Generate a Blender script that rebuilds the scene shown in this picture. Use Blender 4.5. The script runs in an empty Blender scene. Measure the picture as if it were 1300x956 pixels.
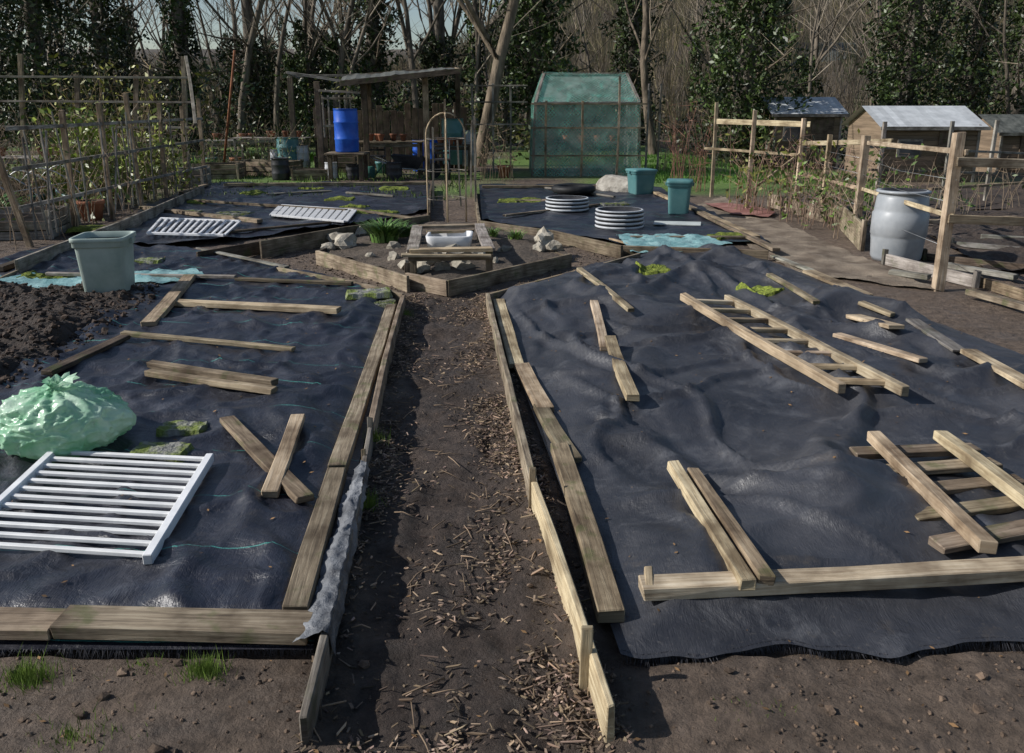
import bpy, bmesh, math, random
from mathutils import Vector, Matrix, noise
random.seed(11)
R=random.random; U=random.uniform
scene=bpy.context.scene
H=1.65; F=1047.0; P=math.radians(15.9); SP=math.sin(P); CP=math.cos(P)
# survey helpers: sight lines -> real ground positions in metres
def G(u,v,z=0.0):
    a=(u-650)/F; b=(433-v)/F
    t=(z-H)/(-SP+b*CP)
    return Vector((a*t,(CP+b*SP)*t,z))
def W(u,v,y):
    a=(u-650)/F; b=(433-v)/F
    w=(b*y*CP-y*SP)/(CP+b*SP)
    return Vector((a*(y*CP-w*SP),y,H+w))
def N(x,y,z=0.0): return noise.noise((x,y,z))
def sm(t):
    t=max(0.0,min(1.0,t)); return t*t*(3-2*t)
def fbm(x,y,z,o=4):
    s=0;a=1
    for i in range(o):
        s+=a*N(x,y,z+i*7.3); x*=2.03;y*=2.03;a*=.5
    return s
# ---------------------------------------------------------------- materials
M={}
def newmat(name):
    m=bpy.data.materials.new(name); m.use_nodes=True
    nt=m.node_tree; b=nt.nodes['Principled BSDF']; M[name]=m
    return m,nt,b
def nz(nt,vec,scale,detail=5,rough=.6,dist=0):
    n=nt.nodes.new('ShaderNodeTexNoise'); n.inputs['Scale'].default_value=scale
    n.inputs['Detail'].default_value=detail; n.inputs['Roughness'].default_value=rough
    n.inputs['Distortion'].default_value=dist
    nt.links.new(vec,n.inputs['Vector']); return n.outputs['Fac']
def ramp(nt,fac,stops):
    r=nt.nodes.new('ShaderNodeValToRGB'); e=r.color_ramp.elements
    while len(e)<len(stops): e.new(.5)
    for i,(p,c) in enumerate(stops):
        e[i].position=p; e[i].color=(c[0],c[1],c[2],1) if not isinstance(c,(int,float)) else (c,c,c,1)
    nt.links.new(fac,r.inputs['Fac']); return r.outputs['Color']
def mix(nt,a,b,fac,mode='MIX'):
    n=nt.nodes.new('ShaderNodeMix'); n.data_type='RGBA'; n.blend_type=mode
    for s,val in ((n.inputs[0],fac),(n.inputs[6],a),(n.inputs[7],b)):
        if isinstance(val,(int,float)): s.default_value=val
        elif isinstance(val,tuple): s.default_value=(val[0],val[1],val[2],1)
        else: nt.links.new(val,s)
    return n.outputs[2]
def math_(nt,op,a,b=0.0):
    n=nt.nodes.new('ShaderNodeMath'); n.operation=op
    for s,val in ((n.inputs[0],a),(n.inputs[1],b)):
        if isinstance(val,(int,float)): s.default_value=val
        else: nt.links.new(val,s)
    return n.outputs[0]
def coords(nt,uv=False,stretch=(1,1,1)):
    tc=nt.nodes.new('ShaderNodeTexCoord'); mp=nt.nodes.new('ShaderNodeMapping')
    mp.inputs['Scale'].default_value=stretch
    nt.links.new(tc.outputs['UV' if uv else 'Object'],mp.inputs['Vector'])
    return mp.outputs['Vector']
def bumpn(nt,b,h,strength,dist=.01,prev=None):
    n=nt.nodes.new('ShaderNodeBump'); n.inputs['Strength'].default_value=strength
    n.inputs['Distance'].default_value=dist; nt.links.new(h,n.inputs['Height'])
    if prev is not None: nt.links.new(prev,n.inputs['Normal'])
    nt.links.new(n.outputs['Normal'],b.inputs['Normal']); return n.outputs['Normal']
def attr(nt,name='tint'):
    n=nt.nodes.new('ShaderNodeAttribute'); n.attribute_name=name; return n.outputs['Color']
def mat(name,c1,c2,scale=5,rough=.8,bump=.3,bd=.01,uv=False,stretch=(1,1,1),tint=True,spec=.3,metal=0,transl=0,bscale=None,lo=.35,hi=.65):
    m,nt,b=newmat(name)
    vec=coords(nt,uv,stretch)
    f=nz(nt,vec,scale,4)
    col=ramp(nt,f,[(lo,c1),(hi,c2)])
    if tint: col=mix(nt,col,attr(nt),1.0,'MULTIPLY')
    nt.links.new(col,b.inputs['Base Color'])
    b.inputs['Roughness'].default_value=rough; b.inputs['Specular IOR Level'].default_value=spec
    b.inputs['Metallic'].default_value=metal
    if bump: bumpn(nt,b,nz(nt,vec,bscale or scale*4,4),bump,bd)
    if transl:
        t=nt.nodes.new('ShaderNodeBsdfTranslucent'); nt.links.new(col,t.inputs['Color'])
        ms=nt.nodes.new('ShaderNodeMixShader'); ms.inputs[0].default_value=transl
        nt.links.new(b.outputs[0],ms.inputs[1]); nt.links.new(t.outputs[0],ms.inputs[2])
        nt.links.new(ms.outputs[0],nt.nodes['Material Output'].inputs[0])
    return m
def quick(name,c,rough=.7,spec=.3):
    m,nt,b=newmat(name)
    nt.links.new(mix(nt,c,attr(nt),1.0,'MULTIPLY'),b.inputs['Base Color']); b.inputs['Roughness'].default_value=rough
    b.inputs['Specular IOR Level'].default_value=spec
def woodmat(name,dark,mid,light,moss=.0):
    m,nt,b=newmat(name)
    v1=coords(nt,True,(2.2,38,1)); v2=coords(nt,True,(1,1,1))
    g=nz(nt,v1,1.6,7,.65,.6); st=nz(nt,v2,3.2,4,.6)
    col=ramp(nt,g,[(.28,dark),(.5,mid),(.75,light)])
    col=mix(nt,col,mix(nt,(.32,.29,.27),(1,1,1),ramp(nt,st,[(.34,0),(.60,1)])),1.0,'MULTIPLY')
    if moss: col=mix(nt,col,(.06,.09,.02),math_(nt,'MULTIPLY',ramp(nt,nz(nt,v2,7,3),[(.55,0),(.66,1)]),moss))
    col=mix(nt,col,attr(nt),1.0,'MULTIPLY')
    nt.links.new(col,b.inputs['Base Color']); b.inputs['Roughness'].default_value=.82
    b.inputs['Specular IOR Level'].default_value=.25
    bumpn(nt,b,g,.7,.006)
woodmat('wood_new',(.25,.175,.11),(.52,.41,.28),(.70,.59,.44))
woodmat('wood_old',(.10,.075,.053),(.30,.235,.165),(.50,.42,.31),.45)
woodmat('wood_grey',(.12,.11,.095),(.31,.285,.25),(.48,.45,.40),.3)
woodmat('wood_dark',(.045,.034,.025),(.13,.098,.07),(.23,.18,.13),.5)
mat('white_paint',(.68,.69,.70),(.84,.84,.84),9,.45,.15,.003)
mat('bark',(.05,.043,.034),(.18,.155,.125),6,.9,.8,.03,stretch=(1,1,.25))
quick('twig',(.24,.21,.17),.85)
quick('leaf',(.06,.085,.03),.45,.4)
quick('dry_leaf',(.22,.135,.065))
quick('grass_blade',(.13,.22,.05),.6)
mat('stone',(.26,.235,.20),(.52,.49,.43),6,.85,.7,.02)
mat('slab_moss',(.24,.24,.22),(.16,.20,.05),9,.95,.9,.02,lo=.42,hi=.58,bscale=45)
mat('moss',(.12,.16,.03),(.32,.38,.06),22,.95,1,.03,bscale=50)
mat('teal_plastic',(.06,.17,.18),(.11,.235,.235),4,.45,.1,.003)
mat('pale_plastic',(.29,.36,.32),(.40,.47,.43),5,.5,.15,.004)
mat('grey_plastic',(.25,.27,.29),(.37,.39,.41),3,.35,.1,.004)
mat('dark_plastic',(.02,.021,.023),(.05,.05,.055),5,.45,.1,.003)
mat('blue_plastic',(.02,.08,.42),(.03,.13,.56),4,.35,.08,.003)
mat('green_plastic',(.03,.11,.09),(.06,.17,.13),4,.45,.08,.003)
mat('ring_plastic',(.38,.40,.42),(.56,.58,.60),6,.4,.1,.003)
mat('black',(.008,.008,.009),(.02,.02,.02),6,.6,0)
mat('felt_roof',(.05,.055,.05),(.13,.135,.12),5,.75,.3,.01)
mat('pale_roof',(.42,.44,.45),(.55,.57,.58),4,.55,.2,.01)
mat('shed_wood',(.12,.088,.06),(.25,.185,.125),2.5,.85,.3,.01,stretch=(.3,.3,5))
mat('brick',(.30,.12,.08),(.42,.19,.13),14,.85,.3,.01)
mat('rust',(.14,.05,.02),(.28,.11,.05),9,.8,.3,.004)
mat('terracotta',(.34,.13,.07),(.46,.20,.11),6,.8,.2,.004)
mat('glass',(.03,.04,.045),(.06,.07,.08),3,.12,0,spec=.6)
quick('chip',(.185,.14,.105),.85)
mat('clod',(.075,.056,.043),(.15,.115,.088),25,.92,.5,.01)
mat('clod_dark',(.030,.021,.016),(.080,.056,.042),25,.85,.5,.01)
mat('metal',(.30,.31,.31),(.42,.43,.43),8,.4,.1,.002,metal=.7)
mat('bag_green',(.30,.60,.38),(.66,.84,.68),5,.30,.5,.015,transl=.35,spec=.5,bscale=13,lo=.4,hi=.62)
mat('silver_fabric',(.05,.053,.06),(.20,.21,.225),7,.45,.8,.02,tint=False,bscale=30)
mat('carpet',(.13,.10,.075),(.30,.245,.185),3.2,.95,.9,.03,tint=False,bscale=60)
mat('red_carpet',(.20,.085,.07),(.31,.16,.135),6,.95,.7,.02,tint=False,bscale=60)
mat('teal_tarp',(.12,.26,.27),(.27,.43,.43),6,.5,.7,.02,tint=False,bscale=20)
quick('thread',(.04,.04,.047),.6)
def netmat(name,col,sc,cover):
    m,nt,b=newmat(name)
    v=coords(nt,True,(sc,sc,1))
    sep=nt.nodes.new('ShaderNodeSeparateXYZ'); nt.links.new(v,sep.inputs[0])
    s_=math_(nt,'ADD',sep.outputs[0],sep.outputs[1]); d_=math_(nt,'SUBTRACT',sep.outputs[0],sep.outputs[1])
    gx=math_(nt,'LESS_THAN',math_(nt,'FRACT',s_),.15); gy=math_(nt,'LESS_THAN',math_(nt,'FRACT',d_),.15)
    grid=math_(nt,'MAXIMUM',gx,gy)
    v2=coords(nt,True)
    patch=ramp(nt,nz(nt,v2,2.1,5,.7,1.2),[(.56,0),(.66,1)])
    a=math_(nt,'MAXIMUM',grid,math_(nt,'MULTIPLY',patch,cover))
    c=ramp(nt,nz(nt,v2,5,3),[(.35,tuple(x*.6 for x in col)),(.65,tuple(min(1,x*1.4) for x in col))])
    nt.links.new(c,b.inputs['Base Color']); nt.links.new(a,b.inputs['Alpha']); b.inputs['Roughness'].default_value=.6
netmat('green_net',(.08,.27,.21),11,.55)
m,nt,b=newmat('poly_sheet'); vv=coords(nt)
nt.links.new(ramp(nt,nz(nt,vv,1.8,4),[(.35,(.28,.32,.29)),(.65,(.55,.60,.55))]),b.inputs['Base Color']); b.inputs['Roughness'].default_value=.35
nt.links.new(ramp(nt,nz(nt,vv,2.4,3),[(.35,.22),(.65,.62)]),b.inputs['Alpha'])
# weed-membrane fabric
def fabric(name,c,dust,lightc,rough,threads,bs):
    m,nt,b=newmat(name); v=coords(nt)
    d=ramp(nt,nz(nt,v,1.1,8,.70,.5),[(.40,0),(.66,1)])
    col=mix(nt,c,dust,d)
    d2=ramp(nt,nz(nt,v,3.4,8,.72,.8),[(.54,0),(.74,1)])
    col=mix(nt,col,lightc,math_(nt,'MULTIPLY',d2,.75))
    sp=ramp(nt,nz(nt,v,55,3,.7),[(.62,0),(.72,1)])
    col=mix(nt,col,(.14,.125,.105),math_(nt,'MULTIPLY',sp,.35))
    mud=ramp(nt,nz(nt,v,2.1,6,.75),[(.60,0),(.70,1)])
    col=mix(nt,col,(.095,.078,.06),math_(nt,'MULTIPLY',mud,.45))
    if threads:
        wv=nt.nodes.new('ShaderNodeSeparateXYZ'); nt.links.new(v,wv.inputs[0])
        wob=math_(nt,'MULTIPLY',nz(nt,v,1.1,2),.10)
        q=math_(nt,'FRACT',math_(nt,'DIVIDE',math_(nt,'ADD',wv.outputs[1],wob),.46))
        ln=math_(nt,'MULTIPLY',math_(nt,'LESS_THAN',q,.012),ramp(nt,nz(nt,v,2.3,2),[(.38,0),(.46,1)]))
        col=mix(nt,col,(.06,.28,.24),math_(nt,'MULTIPLY',ln,.75))
    nt.links.new(col,b.inputs['Base Color'])
    rr=ramp(nt,nz(nt,v,4,6,.7),[(.3,rough-.08),(.7,rough+.20)]); nt.links.new(rr,b.inputs['Roughness'])
    b.inputs['Specular IOR Level'].default_value=.75
    n1=bumpn(nt,b,nz(nt,v,7,7,.6,.6),bs,.03)
    vs=coords(nt,False,(150,14,60))
    bumpn(nt,b,nz(nt,vs,1.5,3,.6),.5,.004,n1)
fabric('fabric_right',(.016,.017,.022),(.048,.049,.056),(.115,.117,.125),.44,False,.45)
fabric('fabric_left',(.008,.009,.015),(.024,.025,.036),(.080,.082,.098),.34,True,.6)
# ---------------------------------------------------------------- mesh builder
class MB:
    def __init__(s): s.v=[];s.f=[];s.m=[];s.uv=[];s.t=[];s.s=[]
    def face(s,idx,m,uv=None,t=(1,1,1),smooth=False):
        s.f.append(idx);s.m.append(m);s.uv.append(uv or [(s.v[i][0]+s.v[i][1]*.37,s.v[i][2]+s.v[i][1]*.61) for i in idx]);s.t.append(t);s.s.append(smooth)
    def beam(s,p0,p1,w,t,m,up=(0,0,1),tint=None,jit=.0025,seg=None,taper=1.0):
        p0=Vector(p0);p1=Vector(p1); d=p1-p0; L=d.length
        if L<1e-6: return
        d/=L; up=Vector(up)
        if abs(d.dot(up))>.98: up=Vector((0,1,0))
        sd=d.cross(up).normalized(); uu=sd.cross(d)
        n=seg or max(1,min(8,int(L/.35)))
        if tint is None:
            k=U(.62,1.12); tint=(k*U(.95,1.04),k,k*U(.92,1.05))
        ou,ov=U(0,50),U(0,50); base=len(s.v); bow=U(-.008,.008)*min(L,2.0)*(1 if jit>.001 else 0)
        for i in range(n+1):
            f=i/n; c=p0+d*(L*f)+sd*(bow*4*f*(1-f)); k=1+(taper-1)*f
            for a,bb in ((-1,-1),(1,-1),(1,1),(-1,1)):
                e=U(-.006,.006) if (jit>.001 and i in (0,n)) else 0
                s.v.append(tuple(c+d*e+sd*(a*w*k/2+U(-jit,jit))+uu*(bb*t*k/2+U(-jit,jit))))
        per=[0,w,w+t,2*w+t,2*w+2*t]
        for i in range(n):
            u0,u1=ou+L*i/n,ou+L*(i+1)/n
            for k in range(4):
                a=base+i*4+k;b_=base+i*4+(k+1)%4
                s.face((a,a+4,b_+4,b_),m,[(u0,ov+per[k]),(u1,ov+per[k]),(u1,ov+per[k+1]),(u0,ov+per[k+1])],tint)
        q=base+n*4
        uvE=[(ou,ov),(ou+.01,ov),(ou+.01,ov+t),(ou,ov+t)]
        td=tuple(x*.7 for x in tint)
        s.face((base,base+1,base+2,base+3),m,uvE,td); s.face((q+3,q+2,q+1,q),m,uvE,td)
    def box(s,c,sz,m,rz=0,tint=(1,1,1),taper=1.0,jit=0):
        c=Vector(c); ca,sa=math.cos(rz),math.sin(rz); b=len(s.v)
        for z,k in ((-1,1),(1,taper)):
            for a,bb in ((-1,-1),(1,-1),(1,1),(-1,1)):
                x=a*sz[0]/2*k+U(-jit,jit);y=bb*sz[1]/2*k+U(-jit,jit)
                s.v.append((c.x+x*ca-y*sa,c.y+x*sa+y*ca,c.z+z*sz[2]/2))
        for f in ((3,2,1,0),(4,5,6,7),(0,1,5,4),(1,2,6,5),(2,3,7,6),(3,0,4,7)):
            s.face(tuple(b+i for i in f),m,None,tint)
    def tube(s,pts,rad,n,m,tint=(1,1,1),smooth=True,cap=True):
        b=len(s.v); pts=[Vector(p) for p in pts]
        for i,p in enumerate(pts):
            d=(pts[min(i+1,len(pts)-1)]-pts[max(i-1,0)]).normalized()
            a=d.orthogonal().normalized() if abs(d.z)<.9 else Vector((0,1,0)).cross(d).normalized()
            c=d.cross(a); r=rad[i] if isinstance(rad,(list,tuple)) else rad
            for k in range(n):
                t=2*math.pi*k/n; s.v.append(tuple(p+a*(r*math.cos(t))+c*(r*math.sin(t))))
        for i in range(len(pts)-1):
            for k in range(n):
                a=b+i*n+k;e=b+i*n+(k+1)%n
                s.face((a,e,e+n,a+n),m,[(i*.3,k/n),(i*.3,(k+1)/n),(i*.3+.3,(k+1)/n),(i*.3+.3,k/n)],tint,smooth)
        if cap and n>3:
            s.face(tuple(b+k for k in range(n))[::-1],m,[(0,0)]*n,tint); q=b+(len(pts)-1)*n
            s.face(tuple(q+k for k in range(n)),m,[(0,0)]*n,tint)
    def lathe(s,c,prof,n,tint=(1,1,1),sq=None,rz=0,smooth=True):
        b=len(s.v)
        for r,z,_ in prof:
            for k in range(n):
                t=2*math.pi*(k+.5)/n; x,y=math.cos(t),math.sin(t)
                if sq:
                    q=(abs(x)**sq+abs(y)**sq)**(1/sq); x/=q;y/=q
                x,y=x*math.cos(rz)-y*math.sin(rz),x*math.sin(rz)+y*math.cos(rz)
                s.v.append((c[0]+x*r,c[1]+y*r,c[2]+z))
        for i in range(len(prof)-1):
            for k in range(n):
                a=b+i*n+k;e=b+i*n+(k+1)%n
                s.face((a,e,e+n,a+n),prof[i+1][2],None,tint,smooth)
        s.face(tuple(b+k for k in range(n))[::-1],prof[0][2],None,tint)
        q=b+(len(prof)-1)*n; s.face(tuple(q+k for k in range(n)),prof[-1][2],None,tint)
    def leaf(s,p,sz,m,tint,flat=0.0):
        a=Vector((U(-1,1),U(-1,1),U(-1,1)*(1-flat))).normalized(); c=a.orthogonal().normalized()
        c=(Matrix.Rotation(U(0,6.28),3,a)@c); 
        if flat: c=Vector((-a.y,a.x,U(-.3,.3))).normalized()
        b=len(s.v); p=Vector(p)
        for q in (-a*sz,c*sz*.45-a*sz*.05,a*sz,-c*sz*.45-a*sz*.05): s.v.append(tuple(p+q))
        s.face((b,b+1,b+2,b+3),m,[(0,0),(1,0),(1,1),(0,1)],tint)
    def blade(s,p,q,w,m,tint):
        p=Vector(p);q=Vector(q); d=(q-p).normalized(); c=d.cross(Vector((U(-.3,.3),1,U(-.2,.2)))).normalized()*w
        b=len(s.v); s.v+= [tuple(p-c),tuple(p+c),tuple(q)]
        s.face((b,b+1,b+2),m,[(0,0),(1,0),(1,1)],tint)
    def rock(s,c,r,m,tint=(1,1,1),sub=2,sq=(1,1,.7),rough=.25):
        vs,fs=ICO[sub]; b=len(s.v); o=U(0,90); rz=U(0,6.28); ca,sa=math.cos(rz),math.sin(rz)
        for v in vs:
            k=r*(1+rough*2*N(v[0]*1.3+o,v[1]*1.3,v[2]*1.3)+rough*.6*N(v[0]*4+o,v[1]*4,v[2]*4))
            x,y,z=v[0]*k*sq[0],v[1]*k*sq[1],v[2]*k*sq[2]
            s.v.append((c[0]+x*ca-y*sa,c[1]+x*sa+y*ca,c[2]+z))
        for f in fs: s.face(tuple(b+i for i in f),m,[(0,0),(1,0),(1,1)],tint)
    def build(s,name,bevel=0.0,coll=None):
        me=bpy.data.meshes.new(name); me.from_pydata(s.v,[],s.f)
        names=[]; idx={}
        for k in s.m:
            if k not in idx: idx[k]=len(names); names.append(k)
        for k in names: me.materials.append(M[k])
        me.polygons.foreach_set('material_index',[idx[k] for k in s.m])
        me.polygons.foreach_set('use_smooth',s.s)
        uvl=me.uv_layers.new(name='UVMap'); fl=[]
        for u in s.uv:
            for a in u: fl+= (a[0],a[1])
        uvl.data.foreach_set('uv',fl)
        ca=me.color_attributes.new('tint','FLOAT_COLOR','CORNER'); fl=[]
        for f,t in zip(s.f,s.t): fl+= [t[0],t[1],t[2],1.0]*len(f)
        ca.data.foreach_set('color',fl)
        me.update()
        o=bpy.data.objects.new(name,me); scene.collection.objects.link(o)
        if bevel:
            md=o.modifiers.new('bevel','BEVEL'); md.width=bevel; md.segments=1; md.limit_method='ANGLE'; md.angle_limit=math.radians(50)
        return o
ICO={}
for sdv in (1,2,3):
    bm=bmesh.new(); bmesh.ops.create_icosphere(bm,subdivisions=sdv,radius=1)
    ICO[sdv]=([tuple(v.co) for v in bm.verts],[tuple(v.index for v in f.verts) for f in bm.faces]); bm.free()
def pdist(poly,x,y):
    n=len(poly); cx=sum(p[0] for p in poly)/n; cy=sum(p[1] for p in poly)/n; best=1e9
    for i in range(n):
        ax,ay=poly[i];bx,by=poly[(i+1)%n]; ex,ey=bx-ax,by-ay; L=math.hypot(ex,ey); nx,ny=-ey/L,ex/L
        sg=1 if (cx-ax)*nx+(cy-ay)*ny>0 else -1
        best=min(best,sg*((x-ax)*nx+(y-ay)*ny))
    return best
def sheet(name,poly,h,res,m,smooth=True,wav=None):
    xs=[p[0] for p in poly];ys=[p[1] for p in poly]
    nx=int((max(xs)-min(xs))/res)+2; ny=int((max(ys)-min(ys))/res)+2
    bm=bmesh.new(); g=[[bm.verts.new((min(xs)+(max(xs)-min(xs))*i/nx,min(ys)+(max(ys)-min(ys))*j/ny,0)) for i in range(nx+1)] for j in range(ny+1)]
    for j in range(ny):
        for i in range(nx): bm.faces.new((g[j][i],g[j][i+1],g[j+1][i+1],g[j+1][i]))
    n=len(poly); cx=sum(xs)/n; cy=sum(ys)/n
    for i in range(n):
        ax,ay=poly[i];bx,by=poly[(i+1)%n]; no=Vector((-(by-ay),bx-ax,0)).normalized()
        if (cx-ax)*no.x+(cy-ay)*no.y>0: no=-no
        bmesh.ops.bisect_plane(bm,geom=bm.verts[:]+bm.edges[:]+bm.faces[:],plane_co=(ax,ay,0),plane_no=no,clear_outer=True)
    for v in bm.verts: v.co.z=h(v.co.x,v.co.y)
    if wav:
        for v in bm.verts:
            k=1-sm(pdist(poly,v.co.x,v.co.y)/.2)
            if k>0: v.co.y+=k*wav*(N(v.co.x*3,v.co.y,5)*1.2+.5*N(v.co.x*9,v.co.y,5)); 
    for f in bm.faces: f.smooth=smooth
    me=bpy.data.meshes.new(name); bm.to_mesh(me); bm.free(); me.materials.append(M[m])
    o=bpy.data.objects.new(name,me); scene.collection.objects.link(o); return o
def wpoly(pts): 
    r=[]
    for p in pts:
        if p[0]=='w': r.append((p[1],p[2]))
        else:
            q=G(*p); r.append((q.x,q.y))
    return r
FL=wpoly([(398,832),(508,378),(440,358),(255,322),(90,312),('w',-5.7,9.3),('w',-5.4,2.2)])
FR=wpoly([(622,378),(735,343),(815,323),(945,318),(1300,455),('w',4.05,2.33),(788,840)])
BL=wpoly([(110,308),(190,316),(330,312),(440,290),(545,277),(548,236),(262,234),(185,266)])
BR=wpoly([(608,238),(612,284),(785,314),(972,312),(880,262),(822,236)])
PATH=wpoly([(350,1020),(510,375),(620,372),(826,1020)])
def crease(a,w): return max(0,1-abs(a)*w)
def h_fr(x,y):
    d=pdist(FR,x,y); e=sm(d/.35)
    wx=x+.45*N(x*.7,y*.7,4)+.06*N(x*2.7,y*2.7,4); wy=y+.45*N(x*.7,y*.7,9)+.06*N(x*2.7,y*2.7,9)
    n1=N(wx*.95+.3,wy*.95,3.1); n2=N(wx*1.8+4,wy*1.4,6.1)
    rg=crease(N(wx*1.25,wy*.8,7.7),6); rg2=crease(N(wx*1.7+3,wy*1.1,1.7),8); rg3=crease(N(wx*.9+9,wy*2.2,11.7),9); rg4=crease(N(wx*5.0,wy*3.5,31.7),5)
    near=.45+.55*sm((y-2.5)/.9)
    return .018+e*(.045+near*(.14*max(-.3,n1)+.065*max(-.3,n2)+.065*rg+.038*rg2+.032*rg3+.006*rg4))+sm(d/.08)*.005*fbm(x*4,y*4,2,3)+.010*(1-e)*abs(N(x*7,y*5,3))+.004
def h_fl(x,y):
    d=pdist(FL,x,y); e=sm(d/.22)
    wx=x+.25*N(x*1.1,y*1.1,14)+.08*N(x*3,y*3,14); wy=y+.25*N(x*1.1,y*1.1,19)+.08*N(x*3,y*3,19)
    rg=crease(N(wx*1.9,wy*1.9,27.7),5); rg2=crease(N(wx*3.6,wy*2.6,21.7),6); rg3=crease(N(wx*6.5,wy*5,41.7),5)
    return .018+e*(.045+.035*N(x*.8,y*.8,13.1)+.032*rg+.020*rg2+.008*rg3)+.005*fbm(x*6,y*6,12,3)*e+.004
def h_bb(x,y):
    rg=max(0,1-abs(N(x*1.9,y*1.9,37.7))*4)
    return .05+.03*N(x*.9,y*.9,33)+.03*rg+.012*N(x*5,y*5,2)
def GB(u,v,h):
    z=.07
    for i in range(6):
        p=G(u,v,z); z=.5*z+.5*h(p.x,p.y)
    return G(u,v,z)
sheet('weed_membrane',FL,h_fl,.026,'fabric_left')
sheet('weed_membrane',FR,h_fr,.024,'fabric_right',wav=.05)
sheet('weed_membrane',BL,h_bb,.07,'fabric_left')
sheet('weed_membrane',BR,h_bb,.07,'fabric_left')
# ---------------------------------------------------------------- ground
def hill(x,y):
    k=sm((x+16)/26); s=.075+.14*k
    return max(0,y-44)*s
def dip(x,y): return -.45*sm((x-5.5)/3)*sm((y-12)/7)*(1-sm((y-38)/6))
def gz(x,y):
    z=0
    if y<14 and abs(x)<9:
        z+=.020*fbm(x*2.2,y*2.2,1,3)+.010*N(x*13,y*13,5)+.007*N(x*31,y*31,5)
        d=pdist(PATH,x,y)
        if d>0: z+=-.035*sm(d/.3)+.034*N(x*5.5,y*3.6,8)+.022*N(x*12,y*8,6)
        for b in (FL,FR):
            if pdist(b,x,y)>.0: z=min(z,-.02)
    z+=dip(x,y)
    if y>40: z+=hill(x,y)+(.8*fbm(x*.09,y*.09,4,3) if y>48 else 0)
    return z
def axis(segs):
    r=[]
    for a,b,n in segs: r+=[a+(b-a)*i/n for i in range(n)]
    r.append(segs[-1][1]); return r
xs=axis([(-400,-40,18),(-40,-9,20),(-9,-3,40),(-3,3.2,190),(3.2,9,50),(9,40,24),(40,400,18)])
ys=axis([(-20,1.2,8),(1.2,4.5,130),(4.5,8,80),(8,14,60),(14,44,50),(44,150,40),(150,400,8)])
vs=[];cols=[]
def gcol(x,y):
    n=fbm(x*.9,y*.9,50,4)
    c=Vector((.125,.096,.074))
    if y<14:
        d=pdist(PATH,x,y)
        if d>-.05:
            c=Vector((.115,.088,.068)).lerp(Vector((.054,.041,.034)),sm((d+.05*n)/.25))
    if y>13.5:
        g=sm((N(x*.25,y*.25,3)+.15)*4)
        if 3.0<x<9 and y>19: g=1
        if -14<x<-4 and y>17: g=max(g,.5)
        if x>9: g*=.4
        gr=Vector((.08,.16,.03)).lerp(Vector((.12,.19,.045)),.5+.5*n)
        c=c.lerp(gr,g*sm((y-13.5)/4))
    if y>34: c=c.lerp(Vector((.09,.075,.055)),sm((y-34)/6))
    return c*(1+.25*n)
for y in ys:
    for x in xs:
        vs.append((x,y,gz(x,y))); c=gcol(x,y); cols+= [c.x,c.y,c.z,1]
nx=len(xs); fs=[(j*nx+i,j*nx+i+1,(j+1)*nx+i+1,(j+1)*nx+i) for j in range(len(ys)-1) for i in range(nx-1)]
me=bpy.data.meshes.new('ground'); me.from_pydata(vs,[],fs)
ca=me.color_attributes.new('tint','FLOAT_COLOR','POINT'); ca.data.foreach_set('color',cols)
me.polygons.foreach_set('use_smooth',[True]*len(fs))
m,nt,b=newmat('ground_soil'); v=coords(nt)
f=nz(nt,v,14,8,.7); col=mix(nt,attr(nt),ramp(nt,f,[(.3,(.45,.42,.4)),(.7,(1.6,1.55,1.5))]),1.0,'MULTIPLY')
nt.links.new(col,b.inputs['Base Color']); nt.links.new(ramp(nt,nz(nt,v,4,4),[(.35,.42),(.6,.95)]),b.inputs['Roughness'])
b.inputs['Specular IOR Level'].default_value=.4
n1=bumpn(nt,b,nz(nt,v,26,8,.72),1.0,.045); me.materials.append(m)
o=bpy.data.objects.new('ground',me); scene.collection.objects.link(o)
CP_=wpoly([(885,262),(915,250),(1192,372),('w',5.6,6.0),('w',4.6,3.6),('w',3.0,5.2),(950,314)])
sheet('carpet_path',CP_,lambda x,y:.022+.028*fbm(x*2.5,y*2.5,60,4)+gz(x,y)*.5,.05,'carpet')
sheet('red_carpet',wpoly([(893,262),(935,262),(985,272),(975,280),(930,275)]),lambda x,y:.055+.02*fbm(x*3,y*3,61,3),.05,'red_carpet')
HP=wpoly([(-40,372),(205,376),(185,404),(120,448),(40,498),(-20,520),('w',-5.3,4.2),('w',-5.5,7.3)])
def h_hp(x,y):
    d=pdist(HP,x,y)+.16*N(x*3,y*3,70)
    return .0+sm(d/.3)*(.13+.07*fbm(x*2.2,y*2.2,71,3)+.045*abs(N(x*9,y*9,72))+.03*abs(N(x*22,y*22,72)))
m,nt,b=newmat('dark_soil'); v=coords(nt)
nt.links.new(ramp(nt,nz(nt,v,18,8,.7),[(.3,(.024,.017,.013)),(.7,(.082,.058,.044))]),b.inputs['Base Color'])
b.inputs['Roughness'].default_value=.85; bumpn(nt,b,nz(nt,v,35,8,.75),1,.04)
sheet('soil_heap',HP,h_hp,.022,'dark_soil',False)
mb=MB()
def inpoly_rand(poly):
    xs_=[p[0] for p in poly];ys_=[p[1] for p in poly]
    while 1:
        x=U(min(xs_),max(xs_));y=U(min(ys_),max(ys_))
        if pdist(poly,x,y)>-.04: return x,y
for i in range(4200):
    x,y=inpoly_rand(HP); r=U(.004,.016)*(1 if R()<.88 else 2.2)
    k=U(.6,1.4); mb.rock((x,y,max(h_hp(x,y),h_fl(x,y))+r*.2),r,'clod_dark',(k,k*.95,k*.9),1,rough=.45)
mb.build('soil_clods')
mb=MB()
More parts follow.
